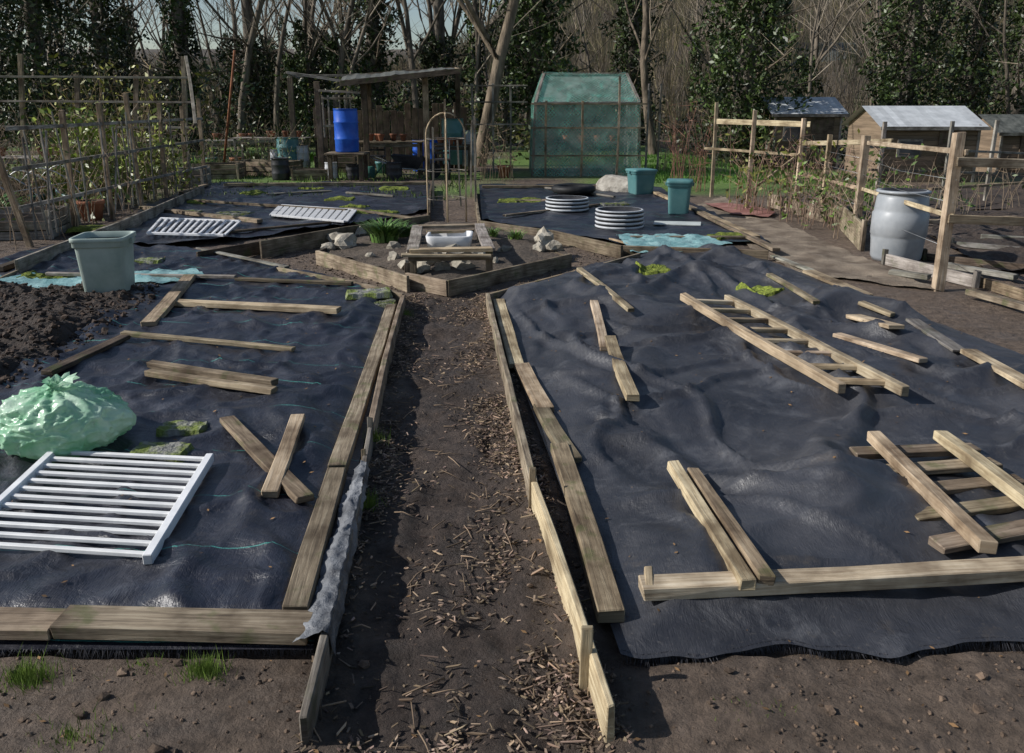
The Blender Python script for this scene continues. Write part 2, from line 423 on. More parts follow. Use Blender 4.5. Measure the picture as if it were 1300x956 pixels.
for i in range(5200):
    x=U(-2.6,3.6); y=U(1.3,3.0)
    if pdist(FL,x,y)>-.02 or pdist(FR,x,y)>-.02: continue
    inp=pdist(PATH,x,y)>0
    if inp and R()<.7: continue
    r=U(.002,.008)*(1 if R()<.94 else 2.6); k=U(.6,1.5); mb.rock((x,y,gz(x,y)+r*.1),r,'clod',(k,k*.93,k*.86),1,rough=.45)
for i in range(1500):
    p=G(U(330,800),U(300,372)); 
    if pdist(FL,p.x,p.y)>0 or pdist(FR,p.x,p.y)>0: continue
    r=U(.005,.018);k=U(.5,1.3); mb.rock((p.x,p.y,gz(p.x,p.y)+r*.2),r,'clod',(k,k,k*.95),1,rough=.45)
mb.build('soil_clods')
# wood chips
mb=MB(); c=0
tries=0
while c<11000 and tries<110000:
    tries+=1
    y=1.25+7.2*R()**1.25; x=U(-1.4,.85)
    d=pdist(PATH,x,y)
    if d<0: continue
    e0=G(510,375);e1=G(380,900); xl=e1.x+(e0.x-e1.x)*(y-e1.y)/(e0.y-e1.y); right=(x-xl)>.43
    pr=1-sm(d/(.42 if right else .25))*.93
    pr*=.10+1.5*sm(.45+1.9*N(x*3,y*1.4,90))*(.5+sm(.5+2*N(x*9,y*9,94)))
    if R()>pr: continue
    c+=1
    L=U(.007,.032)*(1 if R()<.86 else U(1.5,2.8)); w=U(.002,.011); a=U(0,6.28); z=gz(x,y)+U(-.001,.012)
    k=U(.25,1.2) if R()<.78 else U(1.5,2.8); b0=len(mb.v); ca_,sa_=math.cos(a),math.sin(a); tz=U(-.3,.35)
    h_=U(.0015,.005)
    for (ax,ay) in ((-1,-U(.3,1)),(U(.4,1),-U(.4,1)),(1,U(.1,.9)),(-U(.5,1),U(.4,1))):
        X=ax*L/2;Y=ay*w/2; 
        for hh in (0,h_): mb.v.append((x+X*ca_-Y*sa_,y+X*sa_+Y*ca_,z+X*tz+hh))
    t=(k,k*U(.90,1.02),k*U(.80,1.02))
    mb.face((b0+1,b0+3,b0+5,b0+7),'chip',[(0,0)]*4,t)
    for q in range(4):
        a_=b0+2*q;e_=b0+2*((q+1)%4); mb.face((a_,e_,e_+1,a_+1),'chip',[(0,0)]*4,t)
for i in range(260):
    y=U(1.4,6); x=U(-1.2,.6)
    if pdist(PATH,x,y)<.03: continue
    a=U(0,3.14); L=U(.05,.15); z=gz(x,y)+.008; k=U(.6,1.8)
    mb.tube([(x-L/2*math.cos(a),y-L/2*math.sin(a),z),(x,y+U(-.01,.01),z+.006),(x+L/2*math.cos(a),y+L/2*math.sin(a),z)],U(.0015,.003),4,'chip',(k,k*.95,k*.85))
mb.build('wood_chips')
mb=MB()
for i in range(1200):
    r_=R()
    if r_<.45:
        x,y=inpoly_rand(FL); z=h_fl(x,y)
    elif r_<.7:
        x,y=inpoly_rand(FR); z=h_fr(x,y)
    else:
        x,y=U(-3,3.5),U(1.3,3.0); z=gz(x,y)
        if pdist(FL,x,y)>-.02 or pdist(FR,x,y)>-.02: continue
    k=U(.3,1.5); mb.leaf((x,y,z+.006),U(.004,.015),'dry_leaf',(k,k*.95,k*.9),.85)
mb.build('fallen_leaves')
# ---------------------------------------------------------------- planks
def plank(h,u0,v0,u1,v1,w=.09,t=.03,m='wood_old',name='timber_plank',lift=0,mb=None,tint=None):
    a=GB(u0,v0,h);b=GB(u1,v1,h); ds=[]
    for i in range(13):
        f=i/12; p=a.lerp(b,f); ds.append((h(p.x,p.y)-p.z,f))
    m0=max(d for d,f in ds if f<=.5); m1=max(d for d,f in ds if f>=.5)
    a.z+=m0*.65+t/2+lift; b.z+=m1*.65+t/2+lift
    if mb is None:
        q=MB(); q.beam(a,b,w,t,m,tint=tint); return q.build(name,.004)
    mb.beam(a,b,w,t,m,tint=tint)
for q in [(376,786,428,606,.085,.05,'wood_old'),(429,603,497,393,.085,.045,'wood_old'),(80,800,396,808,.125,.045,'wood_old'),(-120,796,76,800,.125,.04,'wood_old'),
 (222,389,431,401,.085,.045,'wood_new'),(189,415,241,354,.11,.04,'wood_old'),(156,430,374,447,.05,.03,'wood_old'),(191,466,350,491,.055,.04,'wood_old'),(189,477,349,501,.06,.035,'wood_old'),
 (288,535,388,641,.075,.03,'wood_old'),(379,533,343,633,.07,.035,'wood_new'),(60,353,300,357,.05,.03,'wood_grey'),(300,357,448,362,.05,.03,'wood_dark'),
 (258,319,365,344,.06,.02,'wood_grey'),(250,316,352,338,.04,.02,'wood_grey'),(0,346,70,321,.09,.05,'wood_dark'),(70,321,178,274,.09,.05,'wood_dark'),(60,480,160,432,.08,.03,'wood_dark')]:
    plank(h_fl,*q)
for q in [(633,384,656,468,.10,.035,'wood_new'),(662,468,692,525,.10,.035,'wood_new'),(686,520,728,590,.085,.035,'wood_old'),(710,574,776,792,.09,.05,'wood_old'),
 (735,351,801,406,.055,.035,'wood_old'),(754,386,768,446,.065,.035,'wood_new'),(774,442,803,520,.075,.04,'wood_new'),(976,355,1036,387,.06,.03,'wood_old'),(1026,346,1100,377,.13,.03,'wood_new'),
 (1083,404,1137,424,.12,.03,'wood_new'),(1062,429,1171,466,.07,.03,'wood_new'),(1092,386,1133,404,.06,.03,'wood_old'),(1228,452,1310,498,.10,.03,'wood_new'),(1158,410,1218,452,.10,.02,'wood_grey'),
 (982,326,1030,345,.09,.02,'wood_grey'),
 (813,764,1330,730,.085,.05,'wood_new'),(853,608,948,764,.055,.045,'wood_new'),(878,614,972,760,.055,.045,'wood_old')]:
    plank(h_fr,*q)
plank(h_fr,822,740,824,768,.03,.03,'wood_new',lift=.04)
def frame(name,h,r1,r2,n,rw,rt,sw,st,m1,m2,ext=.0,f0=.1,f1=.9,under=True):
    a0,a1,b0,b1=[GB(*p,h) for p in (r1[0],r1[1],r2[0],r2[1])]
    mx=0
    for i in range(7):
        for j in range(4):
            p=a0.lerp(a1,i/6).lerp(b0.lerp(b1,i/6),j/3); mx=max(mx,h(p.x,p.y)-p.z)
    for p in (a0,a1,b0,b1): p.z+=mx*.6+rt/2+(st if under else 0)
    mb=MB(); mb.beam(a0,a1,rw,rt,m1); mb.beam(b0,b1,rw,rt,m1)
    for i in range(n):
        f=f0+(f1-f0)*i/(n-1) if n>1 else .5
        p=a0.lerp(a1,f);q=b0.lerp(b1,f); d=(q-p).normalized()*ext
        zz=Vector((0,0,-(rt+st)/2-.001 if under else 0))
        mb.beam(p-d+zz,q+d+zz,sw,st,m2)
    return mb.build(name,.004)
frame('wooden_ladder',h_fr,((866,389),(1067,511)),((922,391),(1147,515)),8,.05,.06,.042,.03,'wood_new','wood_new',f0=.07,f1=.93,under=False)
frame('timber_pallet',h_fr,((1106,574),(1250,722)),((1190,572),(1350,700)),5,.065,.05,.085,.03,'wood_new','wood_old',ext=.14,f0=.1,f1=.88)
a0=GB(268,590,h_fl);a1=GB(188,718,h_fl);b0=GB(75,582,h_fl);b1=b0+(a1-a0)
mb=MB(); zt=max(p.z for p in (a0,a1,b0,b1))+.022
for p in (a0,a1,b0,b1): p.z=zt
wt=(1,1,1)
mb.beam(a0,a1,.034,.04,'white_paint',tint=wt,jit=.0006); mb.beam(b0,b1,.034,.04,'white_paint',tint=wt,jit=.0006)
for i in range(12):
    f=.03+.93*i/11; p=a0.lerp(a1,f);q=b0.lerp(b1,f); k=U(.88,1); mb.beam(p,q,.021,.018,'white_paint',tint=(k,k,k*.98),jit=.0006)
mb.build('white_slatted_panel',.003)
def wpanel(name,c,n,tintk=1.0,w=.045):
    ps=[GB(u,v,h_bb) for u,v in c]; z=max(p.z for p in ps)+.04
    for p in ps: p.z=z
    mb=MB(); 
    mb.beam(ps[0],ps[1],.045,.03,'white_paint',tint=(tintk,)*3,jit=.001); mb.beam(ps[3],ps[2],.045,.03,'white_paint',tint=(tintk,)*3,jit=.001)
    for i in range(n):
        f=i/(n-1); mb.beam(ps[0].lerp(ps[1],f),ps[3].lerp(ps[2],f),w,.02,'white_paint',tint=(tintk*.95,)*3,jit=.001)
    mb.build(name,.003)
wpanel('white_slatted_panel',[(205,283),(305,287),(285,303),(188,300)],13,1,.035)
wpanel('white_board',[(358,264),(450,270),(438,285),(346,277)],12,.75,.088)
def slab(u,v,w,d,rz,m,h,t=.03,k=1.0):
    p=GB(u,v,h); mb=MB(); nx_,ny_=18,14; oo=U(0,50)
    for j in range(ny_+1):
        for i in range(nx_+1):
            x=(i/nx_-.5)*w;y=(j/ny_-.5)*d; edge=(i in(0,nx_) or j in(0,ny_))
            x+=.012*N(x*12+oo,y*12,1)*(3 if m=='moss' else 1);y+=.012*N(x*12,y*12+oo,7)*(3 if m=='moss' else 1)
            X=p.x+x*math.cos(rz)-y*math.sin(rz);Y=p.y+x*math.sin(rz)+y*math.cos(rz)
            zz=h(X,Y) if m=='moss' else p.z
            mb.v.append((X,Y,(zz-.02) if edge else zz+t*(.6+.8*abs(N(X*11,Y*11,5)))+U(0,.005)))
    for j in range(ny_):
        for i in range(nx_):
            a=j*(nx_+1)+i; kk=k*U(.75,1.15); mb.face((a,a+1,a+nx_+2,a+nx_+1),m,None,(kk,kk,kk))
    mb.build('mossy_slab')
slab(233,546,.24,.15,0,'slab_moss',h_fl); slab(204,573,.27,.16,-.05,'slab_moss',h_fl,.02); slab(468,373,.40,.22,.2,'slab_moss',h_fl); slab(484,386,.25,.22,.1,'slab_moss',h_fl,.02,.6)
slab(190,332,.30,.22,0,'slab_moss',h_fl); slab(60,353,.5,.2,0,'moss',h_fl,.03,.7)
slab(966,373,.32,.34,.5,'moss',h_fr,.03); slab(828,343,.32,.30,.1,'moss',h_fr,.03,k=.8)
for u,v,w,d in ((303,272,.75,.35),(322,246,.4,.5),(395,240,.5,.3),(475,270,.8,.3),(432,252,.5,.4),(500,240,.6,.5),(250,256,.3,.2),(240,270,.4,.3),(450,262,.5,.3)): slab(u,v,w,d,U(-.2,.2),'slab_moss' if R()<.6 else 'moss',h_bb,k=.7)
slab(660,256,.8,.4,0,'moss',h_bb,k=.6); slab(128,290,.75,.7,.3,'moss',h_bb,k=.6); slab(925,300,.5,.3,.3,'moss',h_bb,k=.6)
slab(780,260,.5,.3,.2,'slab_moss',h_bb,k=.6)
for q in [(180,266,330,284,.10,.05,'wood_old'),(232,256,440,271,.07,.04,'wood_old'),(285,237,545,235,.08,.06,'wood_old'),(440,266,535,280,.08,.03,'wood_old'),(440,246,500,250,.06,.03,'wood_grey'),
 (252,300,420,284,.06,.03,'wood_dark'),(612,240,760,238,.08,.05,'wood_old'),(640,277,760,262,.07,.03,'wood_old'),(830,285,890,285,.30,.02,'pale_roof'),(690,240,780,252,.06,.03,'wood_grey'),
 (830,246,960,305,.10,.04,'wood_new'),(868,262,985,322,.09,.04,'wood_old'),(800,304,950,303,.06,.03,'wood_old'),(775,305,835,322,.05,.02,'wood_new'),(655,256,700,256,.16,.03,'wood_old'),
 (340,247,420,243,.12,.02,'wood_grey'),(230,246,262,236,.10,.04,'wood_old')]:
    plank(h_bb,*q)
def stand(name,pts,th=.035,hh=.14,z0=-.03,m='wood_old',zr=.1):
    mb=MB(); q=[G(u,v,zr) for u,v in pts]
    for a,b in zip(q[:-1],q[1:]):
        a=a.copy();b=b.copy();a.z=b.z=z0+hh/2; mb.beam(a,b,th,hh,m)
    return mb.build(name,.004)
stand('bed_edging_board',[(384,905),(470,540)],m='wood_grey',hh=.12,th=.025); stand('bed_edging_board',[(471,537),(512,374)],m='wood_old',hh=.13)
stand('bed_edging_board',[(512,374),(440,356),(350,340)],m='wood_old')
stand('bed_edging_board',[(776,900),(678,612)],m='wood_new',hh=.13,z0=-.02,th=.028); stand('bed_edging_board',[(677,609),(619,372)],m='wood_old',hh=.13)
stand('bed_edging_board',[(619,372),(735,341),(812,320)],m='wood_old',hh=.12)
stand('bed_edging_board',[(330,306),(430,289),(545,273)],m='wood_old',hh=.2,z0=0,zr=.2)
stand('bed_edging_board',[(250,320),(330,306)],m='wood_dark',hh=.15,z0=0,zr=.15)
stand('bed_edging_board',[(545,273),(548,236)],m='wood_dark',hh=.14,z0=0,zr=.1)
stand('bed_edging_board',[(604,236),(609,280),(700,292),(790,312)],m='wood_old',hh=.15,z0=0,zr=.15)
stand('bed_edging_board',[(790,314),(975,320)],m='wood_old',hh=.12,z0=0)
stand('bed_edging_board',[(402,318),(518,350)],m='wood_old',hh=.16,z0=-.01,zr=.15)
stand('bed_edging_board',[(516,346),(568,356),(724,322)],m='wood_old',hh=.15,z0=-.01,zr=.14)
stand('bed_edging_board',[(402,318),(470,290)],m='wood_dark',hh=.1,z0=-.01)
stand('bed_edging_board',[(610,286),(724,322)],m='wood_dark',hh=.08,z0=-.01)
stand('bed_edging_board',[(0,352),(80,318)],m='wood_old',hh=.1,z0=.0)
stand('bed_edging_board',[(20,330),(150,282),(258,236)],m='wood_grey',hh=.2,z0=0,zr=.2)
def peg(u,v,h,w=.035,m='wood_new'):
    p=G(u,v,0); mb=MB(); mb.beam((p.x,p.y,-.05),(p.x+.004,p.y+.003,h),w,w*.6,m); mb.build('wooden_peg',.003)
peg(742,868,.19); peg(675,640,.17,.03); peg(470,560,.13,.03,'wood_grey'); peg(462,600,.12,.02,'wood_old'); peg(517,360,.2,.05,'wood_dark')
mb=MB(); n=130; k=16; ba=G(384,905,.1); bb=G(470,540,.1); y0=G(400,838).y; y1=G(450,612).y
for i in range(n+1):
    f=i/n; y=y0+(y1-y0)*f; xb=ba.x+(bb.x-ba.x)*(y-ba.y)/(bb.y-ba.y); wd=.085*(1-.6*f)*(1+.35*N(y*5,2,1))
    for j in range(k+1):
        g=j/k
        if g<.6: x=xb-wd+(wd+.022)*g/.6; z=.062+.035*sm(g/.4)
        else: q=(g-.6)/.4; x=xb+.020+.015*q; z=.102-(.08+.05*N(y*6,1,4)+.03*N(y*17,1,4))*q*(1-.4*f)
        z+=.010*N(x*11,y*11,55)+.012*crease(N(x*14,y*12,3),5); x+=.012*N(y*9,g*3,8)+.008*N(y*25,g*6,8); mb.v.append((x,y,z))
for i in range(n):
    for j in range(k):
        a=i*(k+1)+j; mb.face((a,a+1,a+k+2,a+k+1),'silver_fabric',None,(1,1,1),True)
mb.build('membrane_flap')
mb=MB()
for (A,B,n) in (((790,838),None,1500),((398,830),(-60,838),350)):
    a=G(*A); b_=G(*B) if B else Vector((4.05,2.33,0))
    for i in range(n):
        p=a.lerp(b_,R()); L=U(.01,.05)*(1 if B is None else .5)*(.5+1.2*abs(N(p.x*6,1,1)))
        p.y+=.012+(.05*(N(p.x*3,p.y,5)*1.2+.5*N(p.x*9,p.y,5)) if B is None else 0)
        mb.blade((p.x,p.y,.026),(p.x+U(-.02,.02),p.y-L,gz(p.x,p.y)+.006),.0013,'thread',(1,1,1))
mb.build('frayed_threads')
sheet('teal_tarp',wpoly([(-30,362),(60,358),(250,352),(262,362),(200,374),(-30,376)]),lambda x,y:h_fl(x,y)+.012+.012*N(x*8,y*8,3),.04,'teal_tarp')
sheet('teal_tarp',wpoly([(782,306),(880,306),(930,318),(880,328),(800,328)]),lambda x,y:.09+.03*N(x*6,y*6,3)+.02*N(x*15,y*15,3)-.03*sm((9.6-y)/.8),.04,'teal_tarp')
# ---------------------------------------------------------------- bins, rings, barrels
def bin_(name,p,w,h,m,rz=.2,lid=False):
    mb=MB(); pr=[(w*.38,0,m),(w*.40,.02,m),(w*.46,h*.82,m),(w*.465,h*.84,m),(w*.50,h*.845,m),(w*.50,h*.93,m),(w*.525,h*.935,m),(w*.525,h,m)]
    if lid: pr+= [(w*.50,h*1.03,m),(w*.2,h*1.05,m)]
    else: pr+= [(w*.48,h,m),(w*.46,h*.9,m),(w*.42,h*.5,'black'),(w*.2,h*.5,'black')]
    mb.lathe(p,pr,72,sq=9,rz=rz)
    for s_ in (-1,1):
        c=Vector((math.cos(rz),math.sin(rz),0))*s_*w*.53
        mb.box((p[0]+c.x,p[1]+c.y,p[2]+h*.9),(.03,.05,.05),m,rz)
    return mb.build(name,.002)
p=GB(141,371,h_fl); bin_('square_bin',p,.42,.50,'pale_plastic',.15)
p=GB(813,246,h_bb); bin_('square_bin',p,.46,.45,'teal_plastic',.3,True)
p=GB(861,271,h_bb); bin_('square_bin',p,.38,.50,'teal_plastic',-.2,True)
def rings(u,v,r,n):
    p=GB(u,v,h_bb); mb=MB(); pr=[(r*.94,0,'dark_plastic')]; z=0
    for i in range(n):
        pr+=[(r,z+.006,'ring_plastic'),(r*1.02,z+.022,'ring_plastic'),(r,z+.036,'ring_plastic'),(r*.9,z+.040,'dark_plastic'),(r*.9,z+.056,'dark_plastic')]; z+=.056
    pr+=[(r*1.0,z+.004,'ring_plastic'),(r*1.0,z+.02,'ring_plastic'),(r*.90,z+.022,'ring_plastic'),(r*.86,z-.02,'dark_plastic'),(r*.3,z-.02,'dark_plastic')]
    mb.lathe(p,pr,36); mb.build('stacked_plastic_rings')
rings(720,266,.34,3); rings(786,288,.33,4)
mb=MB(); p=GB(728,245,h_bb); mb.lathe(p,[(.36,0,'black'),(.42,.05,'black'),(.42,.11,'black'),(.36,.15,'black'),(.25,.13,'black'),(.22,.03,'black')],28); mb.build('car_tyre')
mb=MB(); p=G(785,245); mb.rock((p.x,p.y,.14),.55,'stone',(.8,.8,.8),2,(1.1,.5,.4),.15); mb.build('flat_stone')
p=G(1136,330); mb=MB(); gp='grey_plastic'
mb.lathe(p,[(r*.92,z*.95,gp) for r,z in ((.26,0),(.285,.05),(.30,.25),(.305,.27),(.305,.30),(.315,.31),(.315,.55),(.30,.57),(.30,.6),(.285,.74),(.26,.78),(.30,.785),(.30,.81),(.25,.815))]+[(.2,.74,'dark_plastic'),(.05,.74,'dark_plastic')],40)
mb.build('water_barrel')
mb=MB(); c=GB(72,570,h_fl)
bm=bmesh.new(); bmesh.ops.create_icosphere(bm,subdivisions=6,radius=1)
for v in bm.verts:
    x,y,z=v.co; an=math.atan2(y,x)
    k=1+.13*N(x*1.6,y*1.6,z*1.6+4)+.07*crease(N(x*2.6,y*2.6,z*2.6),4)+.045*crease(N(x*5.5+3,y*5.5,z*4),4)+.022*crease(N(x*12,y*12,z*10),4)
    k+=.04*math.sin(an*15+6*N(x*2,y*2,z))*sm((z-.05)/.8)-.06
    X,Y,Z=x*.33*k,y*.25*k,z*.17*k*(1+.15*x)
    if Z<-.12: Z=-.12-(Z+.12)*-.15
    mb.v.append((c.x+X,c.y+Y+.05,c.z+.12+Z))
for f in bm.faces: mb.face(tuple(v.index for v in f.verts),'bag_green',[(0,0),(1,0),(1,1)],(1,1,1),True)
bm.free()
cx,cy,cz=c.x-.02,c.y+.05,c.z+.27
b0=len(mb.v); prof=[(.09,0),(.03,.02),(.022,.035),(.045,.06),(.07,.07)]
for i,(r,z) in enumerate(prof):
    for k in range(28):
        t=2*math.pi*k/28; rr=r*(1+.25*math.sin(k*2.3+i)); mb.v.append((cx+rr*math.cos(t)+z*.9,cy+rr*math.sin(t),cz+z+.012*math.sin(k*1.9)*(i>2)))
for i in range(4):
    for k in range(28):
        a=b0+i*28+k;e=b0+i*28+(k+1)%28; mb.face((a,e,e+28,a+28),'bag_green',None,(1,1,1),True)
mb.build('green_plastic_bag')
# ---------------------------------------------------------------- centre planter
CPoly=wpoly([(404,326),(568,364),(722,330),(690,305),(612,287),(480,287)])
def h_cp(x,y): return .05+.04*fbm(x*2.5,y*2.5,80,4)+.05*sm(pdist(CPoly,x,y)/.5)
m,nt,b=newmat('planter_earth'); v=coords(nt)
nt.links.new(ramp(nt,nz(nt,v,18,8,.7),[(.3,(.045,.035,.026)),(.7,(.14,.108,.08))]),b.inputs['Base Color'])
b.inputs['Roughness'].default_value=.9; bumpn(nt,b,nz(nt,v,30,8,.7),1,.03)
sheet('planter_soil',CPoly,h_cp,.05,'planter_earth',False)
mb=MB()
for u,v,r in ((440,316,.15),(428,308,.12),(455,300,.11),(418,318,.09),(500,332,.09),(548,338,.15),(575,334,.16),(602,331,.14),(560,326,.15),(527,328,.12),(614,322,.12),(588,343,.10),(690,310,.16),(684,320,.10),(702,320,.11),(640,322,.08),(536,345,.08),(470,328,.06),(515,340,.07),(625,335,.07),(500,320,.10),(560,345,.09)):
    p=G(u,v,.05); k=U(.6,1.05); mb.rock((p.x,p.y,.05+r*.4),r,'stone',(k,k*.97,k*.9),2,(1,.8,.75),.3)
mb.build('garden_stones')
mb=MB(); z=.28; c4=[G(524,318,z),G(621,316,z),G(609,286,z),G(530,288,z)]
for i in range(4):
    a=c4[i];b_=c4[(i+1)%4]; e=(b_-a).normalized()*.05; mb.beam(a-e*.6,b_+e*.6,.12,.035,'wood_new' if i%2==0 else 'wood_grey')
    mb.beam((a.x,a.y,.02),(a.x,a.y,z-.02),.07,.07,'wood_old')
a=c4[0]+Vector((-.04,-.05,-.07));b_=c4[1]+Vector((.04,-.05,-.07)); mb.beam(a,b_,.025,.06,'wood_old'); mb.beam(c4[0]+Vector((-.1,-.09,-.03)),c4[1]+Vector((.02,-.10,-.05)),.09,.025,'wood_new')
mb.beam(c4[0].lerp(c4[3],.62)+Vector((.12,0,.03)),c4[1].lerp(c4[2],.62)+Vector((-.1,0,.03)),.05,.03,'wood_old')
cc=sum(c4,Vector())/4
mb.lathe((cc.x,cc.y,z-.12),[(.2,0,'white_paint'),(.23,.02,'white_paint'),(.25,.155,'white_paint'),(.22,.157,'white_paint'),(.20,.04,'white_paint'),(.05,.03,'white_paint')],64,sq=7,tint=(.8,.8,.8))
mb.build('framed_garden_sink',.003)
mb=MB(); bp=G(568,282); ht=1.55
for ang in (0.1,math.pi/2+.1):
    dx,dy=math.cos(ang)*.28,math.sin(ang)*.28; pts=[]
    for i in range(5): pts.append((bp.x-dx,bp.y-dy,ht*.8*i/4))
    for i in range(1,12):
        t=math.pi*i/12; pts.append((bp.x-dx*math.cos(t),bp.y-dy*math.cos(t),ht*.8+.32*math.sin(t)))
    for i in range(5): pts.append((bp.x+dx,bp.y+dy,ht*.8*(1-i/4)))
    mb.tube(pts,.012,6,'wood_new',(1.1,1.1,1.05))
for z in (.35,.75,1.2):
    mb.tube([(bp.x+.28*math.cos(t/16*6.283),bp.y+.28*math.sin(t/16*6.283),z) for t in range(17)],.005,5,'wood_grey')
mb.beam((bp.x,bp.y,0),(bp.x,bp.y,1.75),.025,.025,'wood_new',tint=(1.1,1.05,1.0))
mb.build('hoop_obelisk')
for u,v,hh in ((604,268,1.5),(550,262,1.3),(598,250,1.4),(585,262,1.1)):
    p=G(u,v); mb=MB(); mb.beam(p,p+Vector((U(-.05,.05),0,hh)),.03,.03,'wood_grey',tint=(1.1,1.05,.95)); mb.build('garden_stake')
def strap_plant(name,p,n,L,w,tint=(1,1,1),m='leaf'):
    mb=MB()
    for i in range(n):
        a=U(0,6.28); l=L*U(.5,1.1); o=Vector((math.cos(a),math.sin(a),0)); st=p+o*U(0,L*.5); sd=Vector((-o.y,o.x,0))
        k=U(.6,1.5); tt=(tint[0]*k,tint[1]*k,tint[2]*k); prev=None
        for j in range(4):
            f=j/3; q=st+o*(l*.65*f*f)+Vector((0,0,l*(f*1.1-.45*f*f))); ww=w*(1-f*.85)
            b0=len(mb.v); mb.v+=[tuple(q-sd*ww),tuple(q+sd*ww)]
            if prev is not None: mb.face((prev,prev+1,b0+1,b0),m,[(0,0),(1,0),(1,1),(0,1)],tt)
            prev=b0
    return mb.build(name)
strap_plant('leafy_plant',G(488,306,.1),260,.34,.022,(1.4,1.8,1.2))
strap_plant('leafy_plant',G(512,300,.1),120,.22,.02,(1.2,1.7,1.1))
strap_plant('bulb_shoots',G(655,305,.1),90,.18,.01,(1.9,2.3,1.4)); strap_plant('bulb_shoots',G(625,300,.1),60,.16,.01,(1.6,2.0,1.1))
strap_plant('leafy_plant',G(612,192,0),200,.6,.04,(.7,1.1,.6))
for u,v,s_ in ((75,268,.5),(20,262,.6),(232,226,.4),(250,218,.5),(150,240,.6),(320,205,.5),(395,205,.4),(20,300,.35),(105,275,.45),(60,250,.7),(180,235,.6),(-10,285,.6),(130,255,.5)):
    strap_plant('leafy_plant',G(u,v),160,s_,.035,(U(1.0,1.9),U(1.4,2.3),U(.7,1.1)))
def tuft(u,v,n,hh,r=.12):
    mb=MB(); p=G(u,v)
    for i in range(n):
        a=U(0,6.28); d=abs(random.gauss(0,r*.5)); x=p.x+math.cos(a)*d*1.3;y=p.y+math.sin(a)*d*.8; l=hh*U(.4,1.1)
        k=U(.5,1.3); mb.blade((x,y,gz(x,y)-.005),(x+U(-.5,.5)*l,y+U(-.5,.5)*l,l),U(.0010,.0020),'grass_blade',(k*1.1,k,k*.7))
    mb.build('grass_tuft')
tuft(36,864,500,.065,.08); tuft(260,858,450,.065,.06); tuft(90,935,150,.04,.15); tuft(474,560,150,.08,.08); tuft(468,640,120,.07,.06); tuft(180,848,80,.03,.1); tuft(950,905,60,.03,.1); tuft(516,400,80,.06,.05)
# ---------------------------------------------------------------- right fence
def fence(name,posts,rails,m='wood_new',pw=.09):
    mb=MB()
    for (x,y,h_,*r) in posts:
        mb.beam((x,y,gz(x,y)-.05),(x+U(-.02,.02),y,h_),pw,pw,m)
    for (a,b_,w) in rails: mb.beam(a,b_,.03,w,m)
    return mb.build(name,.004)
p1=G(1190,370);p2=G(1086,300);p3=G(1010,262);p4=G(948,268);p5=G(903,250)
def zt(p,v): return W(650,v,p.y).z
fence('timber_fence',[(p1.x,p1.y,zt(p1,168)),(p2.x,p2.y,zt(p2,172)),(5.6,7.55,1.45)],
 [((p1.x-.03,p1.y-.065,1.18),(5.7,7.5,1.12),.08),((p1.x-.03,p1.y-.065,.68),(5.7,7.5,.60),.08),
  ((p2.x,p2.y-.06,1.20),(p1.x+.05,p1.y-.065,1.26),.05),((p2.x,p2.y-.06,.62),(p1.x,p1.y-.065,.70),.045)],pw=.085)
fence('timber_fence',[(p3.x,p3.y,zt(p3,150)),(p4.x,p4.y,zt(p4,140)),(p5.x,p5.y,zt(p5,130)),((p2.x+p3.x)/2,(p2.y+p3.y)/2,1.25)],
 [((p5.x,p5.y-.06,1.38),(p3.x+.1,p3.y-.06,1.36),.09),((p5.x-.2,p5.y-.06,.90),(p3.x,p3.y-.06,.86),.045),
  ((p3.x,p3.y-.06,1.05),(p2.x+.3,p2.y-.07,1.22),.07),((p3.x,p3.y-.06,.55),(p2.x,p2.y-.07,.62),.05),((p4.x,p4.y,.3),(p3.x,p3.y,.9),.03)],pw=.06)
fence('timber_fence',[(W(u,180,17+i).x,17+i,1.35) for i,u in enumerate((1120,1205,1262,1320))],[(W(1100,186,17)+Vector((0,-.1,0)),W(1330,196,20),.05),(W(1100,215,17)+Vector((0,-.1,0)),W(1330,222,20),.05)],'wood_grey',.07)
mb=MB()
for z in (.4,.8,1.0): mb.tube([(p2.x,p2.y-.05,z),((p1.x+p2.x)/2,(p1.y+p2.y)/2,z-.03),(p1.x,p1.y-.05,z+.02)],.0025,4,'metal'); mb.tube([(p3.x,p3.y-.05,z),(p2.x,p2.y-.05,z)],.0025,4,'metal')
mb.build('fence_wire')
for q in [((1040,262),(1092,318),.32,'wood_old'),((975,262),(1045,282),.22,'wood_old'),((1120,335),(1235,365),.12,'wood_grey'),((1235,362),(1330,392),.10,'wood_old'),((1170,330),(1300,345),.08,'wood_dark'),((1205,312),(1320,322),.06,'wood_grey')]:
    a=G(*q[0]);b_=G(*q[1]); mb=MB(); a.z=b_.z=q[2]/2; mb.beam(a,b_,.035,q[2],q[3]); mb.beam((a.x,a.y-.04,0),(a.x,a.y-.04,q[2]+.05),.05,.05,q[3]); mb.beam((b_.x,b_.y-.04,0),(b_.x,b_.y-.04,q[2]+.05),.05,.05,q[3]); mb.build('raised_bed_board',.004)
for q in ((1230,370,1330,398),(1130,345,1180,352),(1200,336,1290,352),(1245,300,1320,304),(1180,240,1300,232),(1170,282,1290,276)):
    a=G(q[0],q[1],.06);b_=G(q[2],q[3],.06); mb=MB(); mb.beam(a,b_,.09,.05,random.choice(['wood_grey','wood_old'])); mb.build('timber_plank',.004)
sheet('dark_soil_plot',wpoly([(1180,300),(1200,262),(1420,262),(1500,340),(1260,350)]),lambda x,y:.03+.09*fbm(x*2,y*2,91,4)+gz(x,y),.06,'dark_soil',False)
